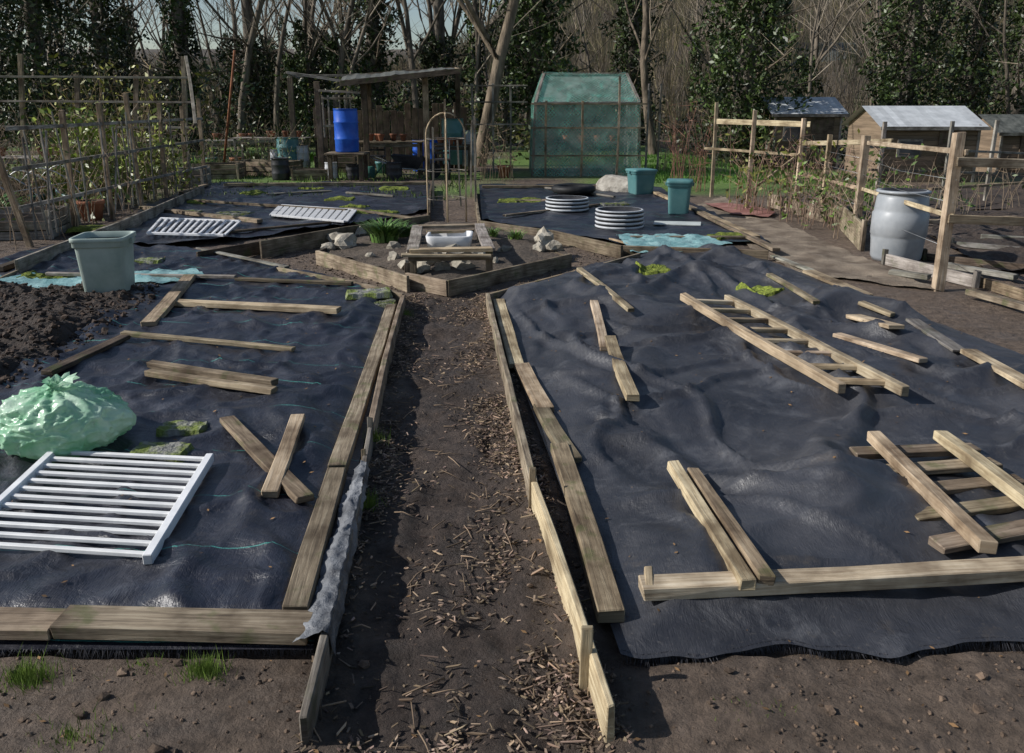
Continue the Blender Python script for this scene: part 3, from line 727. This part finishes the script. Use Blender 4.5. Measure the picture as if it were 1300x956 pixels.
sheet('dark_soil_plot',wpoly([(1120,250),(1150,215),(1420,215),(1500,258)]),lambda x,y:.03+.09*fbm(x*2,y*2,91,4)+gz(x,y),.12,'dark_soil',False)
# ---------------------------------------------------------------- canes, shrubs
def canes(name,c,rx,ry,n,hh,tint,leaves=0,ltint=(1,1,1),lean=.35,r0=.006,ls=.05,tw=3):
    mb=MB()
    for i in range(n):
        x=c[0]+U(-rx,rx);y=c[1]+U(-ry,ry); h_=hh*U(.5,1.1); dx,dy=U(-lean,lean)*h_,U(-lean,lean)*h_; z0=gz(x,y)
        pts=[]; 
        for j in range(6):
            f=j/5; pts.append(Vector((x+dx*f**1.6+U(-.03,.03)*hh*.4,y+dy*f**1.6+U(-.03,.03)*hh*.4,z0+h_*(f-.1*f*f))))
        k=U(.6,1.4); t=(tint[0]*k,tint[1]*k,tint[2]*k)
        mb.tube(pts,[r0*(1-.13*j) for j in range(6)],3,'twig',t,cap=False)
        for q in range(tw):
            s_=pts[random.randint(2,5)]; mb.blade(s_,s_+Vector((U(-.3,.3),U(-.3,.3),U(-.05,.3)))*hh*.6,r0*.6,'twig',t)
        for q in range(leaves):
            f=random.randint(1,5); s_=pts[f]+Vector((U(-.12,.12),U(-.12,.12),U(-.1,.1)))*hh
            k=U(.5,1.5); mb.leaf(s_,ls*U(.6,1.3),'leaf',(ltint[0]*k,ltint[1]*k,ltint[2]*k))
    return mb.build(name)
canes('climbing_rose_shrub',W(1000,240,13.2),.9,.5,75,1.35,(1.3,.95,.85),5,(2.2,1.6,1.0),.5)
canes('climbing_rose_shrub',W(1050,240,12),.55,.5,50,1.15,(1.2,.95,.85),7,(1.6,1.8,1.0),.5)
canes('climbing_rose_shrub',W(1100,240,10.6),.35,.3,22,1.0,(1.1,.95,.85),6,(1.5,1.6,.9),.5,ls=.035)
canes('raspberry_canes',W(873,230,17),.35,.5,40,1.8,(1.2,.7,.6),1,(1,1,1),.2)
canes('raspberry_canes',W(1235,230,15),1.6,.8,40,1.1,(1.1,.95,.8),1,(1,1,1),.3)
canes('raspberry_canes',W(1160,250,13),.9,.5,25,.9,(1.1,1.0,.9),3,(1.4,1.6,1.0),.4)
canes('laurel_shrub',G(118,262),.6,.7,60,1.6,(1.0,.9,.8),20,(3.0,2.8,1.1),.35,.01,.07)
canes('laurel_shrub',G(190,250),.7,.7,50,1.5,(1.0,.9,.8),18,(3.0,2.5,1.1),.35,.01,.065)
canes('bramble_thicket',G(50,290),.9,2.0,90,1.2,(1.4,1.15,.95),2,(1.6,1.4,.8),.5)
canes('bramble_thicket',W(-60,260,13),2.0,2.5,130,1.7,(1.1,.95,.8),3,(1.4,1.6,.8),.4)
canes('bramble_thicket',W(60,220,18),3,1.5,110,1.7,(1.2,1.0,.85),4,(1.6,1.7,.8),.4)
canes('dry_hydrangea_shrub',W(130,130,20),1.0,.8,55,2.6,(1.2,1.0,.7),16,(3.4,2.4,1.2),.3,.01,.075)
canes('bramble_thicket',W(315,190,22),1.6,.8,80,1.5,(1.0,.9,.75),4,(1.4,1.4,.8),.4)
canes('fruit_bush',W(625,215,19),.5,.5,30,1.4,(1.2,1,.8),2,(1,1,1),.3)
canes('fruit_bush',W(880,200,22),.9,.6,50,1.6,(1.1,.9,.8),2,(1,1,1),.3)
# ---------------------------------------------------------------- left trellis fence
mb=MB(); L0=G(40,314); L1=G(262,238); nP=7
for i in range(nP):
    f=i/(nP-1); p=L0.lerp(L1,f); h_=(1.75,1.6,1.7,1.85,1.7,1.65,1.8)[i]
    mb.beam((p.x,p.y,-.05),(p.x+(-.35 if i==0 else U(-.06,.06)),p.y,h_),.07,.05,'wood_old',tint=(1.1,1.05,1))
for z in (.45,.95,1.42):
    mb.beam(L0+Vector((.05,-.2,z+U(-.05,.05))),L1+Vector((.05,0,z+U(-.05,.05))),.03,.045,'wood_grey')
for i in range(16):
    f=R(); p=L0.lerp(L1,f); mb.beam(p+Vector((.08,0,.1)),p+Vector((.08+U(-.1,.1),U(-.2,.2),U(1.2,1.6))),.02,.02,'wood_grey')
mb.build('timber_trellis_fence',.003)
mb=MB()
for u,vt,vb in ((28,68,200),(235,72,230),(175,95,230),(100,95,230),(-40,66,200)):
    p=W(u,vb,18); mb.beam((p.x,18,0),(W(u-2,vt,18).x,18,W(u,vt,18).z),.09,.07,'wood_old')
for v in (97,128,160): mb.beam(W(-60,v,18.05)+Vector((0,-.12,0)),W(245,v+2,18.05)+Vector((0,-.12,0)),.03,.04,'wood_grey')
mb.beam(W(236,72,17.8),W(248,158,16),.06,.05,'wood_grey')
mb.build('timber_trellis_fence',.003)
mb=MB(); a=G(283,222); b_=W(298,64,a.y-.3); mb.tube([a,a.lerp(b_,.5),b_],.03,8,'rust'); mb.build('rusty_pole')
def crate(name,p,sx,sy,h_,m,rz=0,nb=3):
    mb=MB(); ca,sa=math.cos(rz),math.sin(rz)
    c=[Vector((p.x+(x*sx*ca-y*sy*sa)/2,p.y+(x*sx*sa+y*sy*ca)/2,p.z)) for x,y in ((-1,-1),(1,-1),(1,1),(-1,1))]
    for i in range(4):
        a=c[i];b_=c[(i+1)%4]
        for j in range(nb):
            z=h_*(j+.5)/nb; o_=Vector((0,0,z)); mb.beam(a+o_,b_+o_,.025,h_/nb*.88,m)
        mb.beam(a,a+Vector((0,0,h_+.02)),.05,.05,m)
    mb.box((p.x,p.y,p.z+h_*.6),(sx*.93,sy*.93,.04),'clod_dark',rz)
    mb.build(name,.003)
crate('planter_box',G(66,287),.55,.4,.25,'terracotta',.1)
crate('planter_box',G(338,222),1.5,.9,.35,'wood_old',-.3); crate('planter_box',G(280,226),1.0,.8,.35,'wood_old',.1); crate('planter_box',G(235,238),.9,.6,.4,'wood_grey',.1)
crate('planter_box',G(430,218),1.0,.8,.4,'wood_dark',0); crate('planter_box',G(395,228),.8,.5,.25,'wood_old',.2)
crate('cold_frame',G(15,300),1.2,.8,.35,'wood_grey',.2); crate('cold_frame',G(-20,270),1.6,1.0,.5,'wood_old',.1)
# wire hoop cage over the left plot
mb=MB()
for j in range(6):
    y=11.2+j*.55; c0=-7.3
    mb.tube([(c0+.75*math.cos(math.pi*t/14),y,.75*math.sin(math.pi*t/14)) for t in range(15)],.010,5,'metal')
for a in (.25,.5,.75): mb.tube([(-7.3+.75*math.cos(math.pi*a),11.2,.75*math.sin(math.pi*a)),(-7.3+.75*math.cos(math.pi*a),13.95,.75*math.sin(math.pi*a))],.007,5,'metal')
mb.build('wire_plant_cage')
# ---------------------------------------------------------------- shelter
mb=MB()
for u,y,z in ((463,20,2.25),(541,20,2.4),(405,20.2,2.2),(372,22,2.35),(582,22,2.5),(470,22.5,2.4)):
    x=W(u,150,y).x; mb.beam((x,y,0),(x,y,z),.13,.11,'wood_dark' if u!=541 else 'wood_old')
a=W(432,106,19.6);b_=W(585,90,19.6);c_=W(578,88,22.8);d_=W(436,98,22.8)
n=24; b0=len(mb.v)
for i in range(n+1):
    for (s_,e_) in ((a,b_),(d_,c_)):
        p=s_.lerp(e_,i/n); mb.v.append((p.x,p.y,p.z+(.008 if i%2 else -.008)+.05+.02*math.sin(i*.7)))
for i in range(n): mb.face((b0+2*i,b0+2*i+2,b0+2*i+3,b0+2*i+1),'felt_roof')
mb.beam(a,b_,.04,.12,'wood_dark'); mb.beam(d_,c_,.04,.12,'wood_dark'); mb.beam(a,d_,.04,.08,'wood_dark'); mb.beam(b_,c_,.04,.1,'wood_old')
mb.beam(W(364,92,20),W(440,104,20),.05,.06,'wood_grey'); mb.beam(W(366,96,22),W(560,96,22),.05,.06,'wood_grey'); mb.beam(W(364,92,20),W(380,100,22.5),.05,.05,'wood_grey')
mb.beam(W(405,115,20),W(463,118,20),.05,.05,'wood_grey')
for i in range(7): x=W(404+i*7,150,21).x; mb.beam((x,21,.9),(x,21,1.9),.04,.02,'wood_grey')
mb.beam(W(402,125,20.97),W(448,125,20.97),.02,.05,'wood_grey'); mb.beam(W(402,160,20.97),W(448,160,20.97),.02,.05,'wood_grey')
for i in range(22):
    x0=W(400,150,23).x+i*.19; mb.beam((x0,23.2,0),(x0,23.2,U(1.5,1.75)),.17,.02,'wood_dark')
mb.build('timber_shelter',.004)
def drum(name,p,r,h_,m,ribs=3):
    mb=MB(); pr=[(r*.93,0,m),(r,.03,m)]
    for i in range(ribs):
        z=h_*(i+.8)/(ribs+.6); pr+=[(r,z-.03,m),(r*1.04,z-.012,m),(r*1.04,z+.012,m),(r,z+.03,m)]
    pr+=[(r,h_-.06,m),(r*.96,h_-.02,m),(r*1.02,h_-.015,m),(r*1.02,h_,m),(r*.9,h_,m),(r*.88,h_-.03,'dark_plastic'),(r*.1,h_-.03,'dark_plastic')]
    mb.lathe(p,pr,28); return mb.build(name)
x=W(441,190,19.4).x; zb=W(441,193,19.4).z
drum('blue_barrel',(x,19.4,zb),.27,W(441,138,19.4).z-zb,'blue_plastic',2)
mb=MB(); 
for sx in (-.35,.35):
    for sy in (-.3,.3): mb.beam((x+sx,19.4+sy,0),(x+sx,19.4+sy,zb-.05),.09,.09,'wood_dark')
for i in range(5): mb.beam((x-.45,19.05+i*.17,zb-.025),(x+.45,19.05+i*.17,zb-.025),.15,.04,'wood_old')
mb.build('barrel_stand',.004)
for u,v,r,h_,m in ((366,192,.28,.8,'teal_plastic'),(383,190,.17,.55,'ring_plastic'),(350,190,.15,.45,'ring_plastic'),(575,186,.28,1.15,'teal_plastic'),(548,190,.2,.7,'blue_plastic'),(595,188,.2,.9,'grey_plastic'),(355,200,.2,.5,'dark_plastic'),(500,205,.18,.4,'dark_plastic'),(448,222,.15,.35,'dark_plastic'),(533,198,.18,.8,'blue_plastic'),(420,208,.14,.4,'ring_plastic')):
    p=W(u,v,22.0 if v<200 else 19.5); drum('water_butt',(p.x,p.y,max(0,p.z-.45) if v<200 else 0),r,h_,m,2)
# watering can
p=G(470,226); mb=MB(); mb.lathe((p.x,p.y,.0),[(.12,0,'green_plastic'),(.13,.02,'green_plastic'),(.12,.26,'green_plastic'),(.08,.28,'green_plastic'),(.07,.27,'black')],24)
mb.tube([(p.x+.11,p.y,.06),(p.x+.24,p.y,.2),(p.x+.34,p.y,.33)],[.025,.018,.014],8,'green_plastic'); mb.tube([(p.x+.33,p.y,.32),(p.x+.36,p.y,.355)],[.015,.045],10,'green_plastic')
mb.tube([(p.x-.11,p.y,.06),(p.x-.2,p.y,.2),(p.x-.14,p.y,.34),(p.x,p.y,.38),(p.x+.07,p.y,.28)],.012,8,'green_plastic'); mb.build('watering_can')
def table(u,y,w,d,h_,m='wood_grey'):
    x=W(u,180,y).x; mb=MB()
    for sx in (-1,1):
        for sy in (-1,1): mb.beam((x+sx*w*.45,y+sy*d*.42,0),(x+sx*w*.45,y+sy*d*.42,h_),.06,.06,m)
    for i in range(4): mb.beam((x-w/2,y-d*.4+i*d*.27,h_+.02),(x+w/2,y-d*.4+i*d*.27,h_+.02),d*.24,.03,m)
    mb.beam((x-w*.45,y-d*.45,h_-.05),(x+w*.45,y-d*.45,h_-.05),.03,.08,m)
    for i in range(5): mb.lathe((x+U(-w*.4,w*.4),y+U(-.15,.15),h_+.04),[(.05,0,'terracotta'),(.08,.13,'terracotta'),(.09,.14,'terracotta'),(.09,.17,'terracotta'),(.06,.16,'black')],12,tint=(U(.3,.8),)*3)
    mb.build('potting_table',.003)
table(495,20.5,1.6,.7,.8,'wood_old'); table(345,23,2.0,.7,.8); table(575,21,.9,.6,.7,'wood_dark'); table(300,24,1.8,.7,.7); table(150,21,2.2,.8,.8); table(40,16,1.6,.7,.7)
mb=MB(); c=G(519,226); b0=len(mb.v)
for (x,y,z) in ((-.2,-.16,.25),(.25,-.16,.22),(.25,.16,.22),(-.2,.16,.25),(-.38,-.3,.55),(.42,-.28,.5),(.42,.28,.5),(-.38,.3,.55)): mb.v.append((c.x+x,c.y+y,z))
for f in ((3,2,1,0),(0,1,5,4),(1,2,6,5),(2,3,7,6),(3,0,4,7)): mb.face(tuple(b0+i for i in f),'dark_plastic')
for s_ in (-.22,.22):
    mb.tube([(c.x+.6,c.y+s_*.2,.18),(c.x-.2,c.y+s_,.24),(c.x-.85,c.y+s_*1.3,.5)],.018,8,'metal'); mb.tube([(c.x-.25,c.y+s_,.25),(c.x-.35,c.y+s_,0)],.018,8,'metal')
mb.tube([(c.x+.6,c.y-.04,.18),(c.x+.6,c.y+.04,.18)],.18,18,'black'); mb.build('wheelbarrow')
for i,(u,v) in enumerate(((300,214),(268,214),(410,214),(485,220),(505,226),(560,214),(350,205),(640,226),(525,190),(100,255),(85,262),(225,232),(140,262),(10,280),(180,238),(60,240),(118,280),(95,270),(45,270),(205,228))):
    p=G(u,v); mb=MB(); r=U(.12,.2); k=U(.6,1.2); mm=random.choice(['terracotta','dark_plastic','teal_plastic','grey_plastic'])
    mb.lathe(p,[(r*.7,0,mm),(r*.95,.24,mm),(r*1.05,.25,mm),(r*1.05,.3,mm),(r*.9,.3,mm),(r*.85,.22,'clod_dark')],18,tint=(k,k,k)); mb.build('plant_pot')
for u,v in ((478,222),(560,228)):
    p=G(u,v); mb=MB()
    for sx in (-.2,.2):
        mb.tube([(p.x+sx,p.y-.2,0),(p.x+sx,p.y-.2,.45)],.015,6,'dark_plastic'); mb.tube([(p.x+sx,p.y+.2,0),(p.x+sx,p.y+.2,.9)],.015,6,'dark_plastic')
    mb.box((p.x,p.y,.46),(.44,.44,.03),'dark_plastic'); 
    for z in (.6,.7,.8): mb.beam((p.x-.2,p.y+.2,z),(p.x+.2,p.y+.2,z),.015,.05,'dark_plastic')
    mb.build('garden_chair')
# ---------------------------------------------------------------- netted greenhouse
mb=MB(); g0=G(676,224);g1=G(812,224); y0=g0.y; y1=y0+2.6; xa,xb=g0.x,g1.x; ze=1.72; zr=2.42
front=[Vector((xa,y0,0)),Vector((xb,y0,0)),Vector((xb-.06,y0+.05,ze)),Vector((xa+.06,y0+.05,ze))]
ri0=Vector((xa+.30,y0+1.0,zr)); ri1=Vector((xb-.28,y0+1.0,zr))
back=[Vector((xa,y1,0)),Vector((xb,y1,0)),Vector((xb-.06,y1-.05,ze)),Vector((xa+.06,y1-.05,ze))]
rb0=Vector((xa+.30,y1-.9,zr)); rb1=Vector((xb-.28,y1-.9,zr))
def gridface(q,m,off,amp=.03,n=14):
    b0=len(mb.v); nrm=(q[1]-q[0]).cross(q[3]-q[0]).normalized()
    Lx=(q[1]-q[0]).length; Ly=(q[3]-q[0]).length; s_=U(0,9)
    for j in range(n+1):
        for i in range(n+1):
            p=q[0].lerp(q[1],i/n).lerp(q[3].lerp(q[2],i/n),j/n); mb.v.append(tuple(p+nrm*(off+amp*N(p.x*2.5+s_,p.y*2.5,p.z*2.5))))
    for j in range(n):
        for i in range(n):
            a=b0+j*(n+1)+i; mb.face((a,a+1,a+n+2,a+n+1),m,[(s_+i/n*Lx,j/n*Ly),(s_+(i+1)/n*Lx,j/n*Ly),(s_+(i+1)/n*Lx,(j+1)/n*Ly),(s_+i/n*Lx,(j+1)/n*Ly)],(1,1,1),True)
quads=[front,[front[1],back[1],back[2],front[2]],[back[0],front[0],front[3],back[3]],[back[1],back[0],back[3],back[2]],
 [front[3],front[2],ri1,ri0],[front[2],back[2],rb1,ri1],[back[3],front[3],ri0,rb0],[ri0,ri1,rb1,rb0],[back[2],back[3],rb0,rb1]]
for q in quads: gridface(q,'poly_sheet',-.04,.02,6); gridface(q,'green_net',.03,.05)
for a,b_ in ((front[0],front[3]),(front[1],front[2]),(back[0],back[3]),(back[1],back[2]),(front[3],front[2]),(front[3],ri0),(front[2],ri1),(ri0,ri1),(rb0,rb1),(ri0,rb0),(ri1,rb1),(back[3],rb0),(back[2],rb1),(front[3],back[3]),(front[2],back[2])):
    mb.beam(a,b_,.06,.05,'wood_grey')
for f in (.12,.45,.78):
    a=front[0].lerp(front[1],f)+Vector((0,-.09,0)); mb.beam(a,a+Vector((0,0,ze+.55*(f>.7)+.05)),.05,.04,'wood_old')
for z in (.5,1.15,1.7): mb.beam((xa-.05,y0-.08,z),(xb+.1,y0-.08,z),.03,.035,'wood_old')
# staging inside
mb.beam((xa+.3,y0+1.4,.75),(xb-.3,y0+1.4,.75),.5,.04,'wood_grey')
for i in range(5): mb.lathe((xa+.5+i*.4,y0+1.4,.77),[(.06,0,'terracotta'),(.10,.16,'terracotta'),(.09,.16,'black')],12)
mb.build('netted_greenhouse')
mb=MB()
for u in (600,626,648,820,835): p=W(u,205,22); mb.beam((p.x,22,0),(p.x,22,2.2),.05,.05,'wood_grey')
for z in (1.2,1.75,2.15): mb.beam(Vector((W(590,100,21.9).x,21.9,z)),Vector((W(670,100,21.9).x,21.9,z)),.03,.035,'wood_grey')
mb.build('pole_frame',.003)
# ---------------------------------------------------------------- sheds
def shed(name,u0,u1,y,d,ze,zr,roof,zb,ridge_x=True,win=True):
    xa=W(u0,150,y).x; xb=W(u1,150,y).x; mb=MB(); b0=len(mb.v)
    xm=(xa+xb)/2; ym=y+d/2
    for z in (zb,ze):
        for p in ((xa,y),(xb,y),(xb,y+d),(xa,y+d)): mb.v.append((p[0],p[1],z))
    for f in ((0,1,5,4),(1,2,6,5),(2,3,7,6),(3,0,4,7)): mb.face(tuple(b0+i for i in f),'shed_wood')
    for sx,xx in ((-1,xa),(1,xb)):
        b1=len(mb.v); mb.v+=[(xx,y,ze),(xx,y+d,ze),(xx,ym,zr)]; mb.face((b1,b1+1,b1+2),'shed_wood')
    for yy in (y-.2,y+d+.2):
        zl=ze-.08; n_=16
        for i in range(n_):
            x0=xa-.2+(xb-xa+.4)*i/n_; x1=xa-.2+(xb-xa+.4)*(i+1)/n_; b1=len(mb.v)
            mb.v+=[(x0,yy,zl),(x1,yy,zl),(x1,ym,zr+.04),(x0,ym,zr+.04)]; k=U(.85,1.1); mb.face((b1,b1+1,b1+2,b1+3),roof,None,(k,k,k))
    mb.beam((xa-.2,y-.21,ze-.1),(xb+.2,y-.21,ze-.1),.03,.1,'wood_grey')
    for i in range(int((ze-zb)/.14)): mb.beam((xa,y-.012,zb+.07+i*.14),(xb,y-.012,zb+.07+i*.14),.02,.125,'shed_wood')
    for xx in (xa,xb): mb.beam((xx,y-.03,zb),(xx,y-.03,ze),.07,.05,'wood_grey')
    xd=xa+(xb-xa)*.72; mb.box((xd,y-.05,(zb+ze)/2-.05),(.75,.04,(ze-zb)*.88),'wood_dark')
    if win:
        xw=xa+(xb-xa)*.28; mb.box((xw,y-.04,zb+(ze-zb)*.62),(.7,.04,.5),'wood_grey'); mb.box((xw,y-.065,zb+(ze-zb)*.62),(.58,.02,.38),'glass')
    mb.build(name)
shed('garden_shed',1125,1245,24,2.6,1.15,1.62,'pale_roof',-.55); shed('garden_shed',985,1068,29,2.6,1.45,1.92,'pale_roof',-.4); shed('garden_shed',1275,1330,27,2.4,.9,1.35,'felt_roof',-.5,win=False)
mb=MB(); c=W(1030,112,70); mb.box((c.x,70,c.z-2),(7,6,7),'brick'); b0=len(mb.v)
z=c.z+1.5; mb.v+=[(c.x-3.8,66.6,z),(c.x+3.8,66.6,z),(c.x+3.8,73.4,z),(c.x-3.8,73.4,z),(c.x-3.5,70,z+2.0),(c.x+3.5,70,z+2.0)]
for f in ((0,1,5,4),(2,3,4,5),(1,2,5),(3,0,4)): mb.face(tuple(b0+i for i in f),'felt_roof')
mb.box((c.x-2.3,70,z+2.2),(.8,.8,1.6),'brick')
for dx in (-2,0,2): mb.box((c.x+dx,66.95,c.z),(1.1,.1,1.2),'white_paint'); mb.box((c.x+dx,66.88,c.z),(.9,.05,1.0),'glass')
mb.build('brick_house')
# ---------------------------------------------------------------- trees
def grow(mb,p,d,L,r,depth,tint,sides=6):
    n=5; pts=[Vector(p)]; q=Vector(p); dd=Vector(d).normalized()
    for i in range(n):
        dd=(dd+Vector((U(-.16,.16),U(-.16,.16),U(-.05,.12)))).normalized(); q=q+dd*(L/n); pts.append(q.copy())
    rs=[r*(1-.62*i/n) for i in range(n+1)]
    mb.tube(pts,rs,max(3,sides),'bark' if r>.03 else 'twig',tint,cap=False)
    if depth<=0:
        for k in range(4):
            s_=pts[random.randint(1,n)]; mb.blade(s_,s_+Vector((U(-1,1),U(-1,1),U(-.1,1)))*L*.45,r*.4,'twig',tint)
        return
    for k in range(random.randint(4,6)):
        i=random.randint(1 if depth<3 else 2,n); a=U(0,6.28); o=Vector((math.cos(a),math.sin(a),0))
        cd=(dd*.6+o*U(.5,1.0)+Vector((0,0,U(.0,.5)))).normalized()
        grow(mb,pts[i],cd,L*U(.45,.65),rs[i]*U(.35,.55),depth-1,tint,sides-1)
def ivy(mb,p,h0,h1,r,n,tint,lean=(0,0),ls=.10):
    o=U(0,99)
    for i in range(n):
        z=U(h0,h1); a=U(0,6.28); f=(z-h0)/(h1-h0)
        rr=r*(.40+1.1*abs(N(math.cos(a)*1.3+o,math.sin(a)*1.3,z*.9))*2)*(1-.45*f**3)*(.68+.42*math.sqrt(R()))
        x=p[0]+lean[0]*z+rr*math.cos(a);y=p[1]+lean[1]*z+rr*math.sin(a)
        k=U(.4,1.5)*(1.0+1.1*N(x*1.5+o,y*1.5,z*1.5)); mb.leaf((x,y,z+U(-.2,.1)),ls*U(.6,1.3),'leaf',(tint[0]*k,tint[1]*k,tint[2]*k))
tm=[]
for s_ in range(6):
    random.seed(100+s_); mb=MB(); k=U(.7,1.3); grow(mb,(0,0,-.2),(U(-.1,.1),0,1),U(7.5,9.5),U(.08,.15),3,(k,k*.97,k*.92),6)
    if s_ in (0,3): ivy(mb,(0,0),0,U(3,6),.4,1500,(.8,.85,.65),ls=.10)
    o=mb.build('bare_tree'); tm.append(o.data); bpy.data.objects.remove(o)
random.seed(5)
def addtree(x,y,s_,i,rz=None,tilt=0):
    o=bpy.data.objects.new('bare_tree',tm[i]); scene.collection.objects.link(o); o.location=(x,y,gz(x,y)); o.scale=(s_,s_,s_*U(.9,1.15)); o.rotation_euler=(0,tilt,U(0,6.28) if rz is None else rz)
for i in range(46):
    y=U(31,45); x=U(-.66,.66)*y
    if i%3==0: x=-abs(x)
    if 0<x<11 and y<36: continue
    addtree(x,y,U(.7,1.15),random.randrange(6),tilt=U(-.12,.12))
for i in range(38):
    y=U(46,80); x=U(-.7,.7)*y
    if i%2: x=-abs(x)
    addtree(x,y,U(.9,1.4),random.randrange(6),tilt=U(-.1,.1))
mb=MB(); p=W(606,200,24); grow(mb,(p.x,24,-.1),(.07,0,1),7.5,.22,3,(1.3,1.2,1.05),9); mb.build('bare_tree')
mb=MB(); p=W(830,190,30); grow(mb,(p.x,30,-.1),(-.08,0,1),8,.17,3,(1.2,1.1,1.0),8); mb.build('bare_tree')
def ivytree(u,y,h0,h1,r,n,k=1.0,lean=(0,0)):
    x=W(u,150,y).x; z=gz(x,y); mb=MB()
    mb.tube([(x+lean[0]*q*3,y,z+q*3-.1) for q in range(4)],[.34,.28,.23,.16],9,'bark',(1,1,1))
    for i in range(14):
        q=U(2,h1); a=U(0,6.28); s_=Vector((x+lean[0]*q,y,z+q)); e=s_+Vector((math.cos(a),math.sin(a),U(.1,.8)))*U(1,2.6)
        mb.tube([s_,s_.lerp(e,.5)+Vector((0,0,-.1)),e],[.06,.04,.015],5,'bark',(1.2,1.1,1),cap=False)
        for j in range(6): t=s_.lerp(e,U(.4,1)); mb.blade(t,t+Vector((U(-1,1),U(-1,1),U(-.2,1))),.012,'twig',(1.2,1.1,1))
    ivy(mb,(x,y),z+h0,z+h1,r,n,(k*.80,k*.88,k*.62),lean); mb.build('ivy_covered_tree')
random.seed(21)
ivytree(678,33,1.6,6.2,1.2,7500); ivytree(940,30,0.2,8.5,1.35,12000,.9,(.03,0)); ivytree(1146,34,.2,9,1.4,10500,.85); ivytree(1225,36,2,7,1.0,4500,.75); ivytree(800,38,0,6.5,1.0,5000,.75)
ivytree(478,33,.5,8,.75,5000,.75); ivytree(240,32,0,8,.6,4500,.75); ivytree(60,30,1,9,1.6,10000,.65); ivytree(-30,27,.5,9,1.7,8000,.65); ivytree(140,36,1,8,1.3,7000,.65)
ivytree(1290,32,.5,8,1.1,5000,.75); ivytree(325,38,0,4.5,1.3,4500,.65); ivytree(400,40,0,5,1.2,4500,.65); ivytree(560,38,0,4.5,1.2,4500,.65)
mb=MB(); random.seed(31)
for i in range(220):
    y=U(26,42); x=U(-.68,.68)*y
    if 2.5<x<8 and y<31: continue
    if x>9 and y<33: continue
    r=U(.5,1.3); hh=U(.6,2.6)*(1.25 if x<0 else .8); z=gz(x,y); k=U(.4,1.15); br=R()<.4
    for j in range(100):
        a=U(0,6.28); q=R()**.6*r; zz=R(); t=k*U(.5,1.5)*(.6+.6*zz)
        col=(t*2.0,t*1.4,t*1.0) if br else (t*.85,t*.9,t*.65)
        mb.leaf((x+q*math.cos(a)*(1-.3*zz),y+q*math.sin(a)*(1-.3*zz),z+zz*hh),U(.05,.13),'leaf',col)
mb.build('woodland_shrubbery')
mb=MB(); random.seed(41)
for i in range(3700):
    y=U(42,115); x=U(-.72,.72)*y; z=gz(x,y); L=U(1.5,4.4); k=U(.45,1.35); w=.012*y/50+.009
    if x<-.1*y: k*=.75
    if R()<.25: t=(k*1.1,k*1.05,k*.7)
    elif R()<.3: t=(k*.4,k*.5,k*.3)
    else: t=(k*1.0,k*.92,k*.82)
    c=Vector((x,y,z-.2))
    for j in range(22):
        a=U(0,6.28); sp=U(.1,.7)*L*.7; s_=c+Vector((math.cos(a)*sp*.4,math.sin(a)*sp*.4,U(0,.5)*L)); e=c+Vector((math.cos(a)*sp,math.sin(a)*sp,L*U(.4,1)))
        mb.blade(s_,e,w,'twig',t)
mb.build('hillside_woodland')
mb=MB(); random.seed(51)
for i in range(9000):
    y=U(18.5,29); x=U(2.8,10.5); 
    if N(x*.8,y*.8,3)<-.3: continue
    l=U(.04,.14);k=U(.6,1.5); z=gz(x,y); mb.blade((x,y,z),(x+U(-.06,.06),y+U(-.06,.06),z+l),.012,'grass_blade',(k*.85,k,k*.7))
for i in range(7000):
    y=U(15,27); x=U(-13,-1)
    if N(x*.7,y*.7,13)<.0: continue
    l=U(.04,.18);k=U(.3,1.0); mb.blade((x,y,0),(x+U(-.08,.08),y+U(-.08,.08),l),.012,'grass_blade',(k*1.1,k,k*.7))
mb.build('grass')
# ---------------------------------------------------------------- light, sky, camera
el=math.radians(33); az=math.atan2(-.95,-.08)
s=Vector((math.sin(az)*math.cos(el),math.cos(az)*math.cos(el),math.sin(el)))
L=bpy.data.lights.new('sun','SUN'); L.energy=5.0; L.angle=math.radians(.5); L.color=(1,.965,.92)
o=bpy.data.objects.new('sun',L); scene.collection.objects.link(o); o.rotation_euler=s.to_track_quat('Z','Y').to_euler(); o.location=s*50
w=bpy.data.worlds.new('World'); scene.world=w; w.use_nodes=True; nt=w.node_tree
sky=nt.nodes.new('ShaderNodeTexSky'); sky.sky_type='NISHITA'; sky.sun_disc=False; sky.sun_elevation=el; sky.sun_rotation=az
nt.links.new(sky.outputs[0],nt.nodes['Background'].inputs[0]); nt.nodes['Background'].inputs[1].default_value=.095
cam=bpy.data.cameras.new('camera'); cam.sensor_width=36; cam.lens=F*36/1300; cam.shift_y=-45/1300; cam.clip_end=1500; cam.clip_start=.05
o=bpy.data.objects.new('camera',cam); scene.collection.objects.link(o); o.location=(0,0,H); o.rotation_euler=(math.pi/2-P,0,0); scene.camera=o
scene.view_settings.view_transform='Standard'; scene.view_settings.look='None'; scene.view_settings.exposure=0
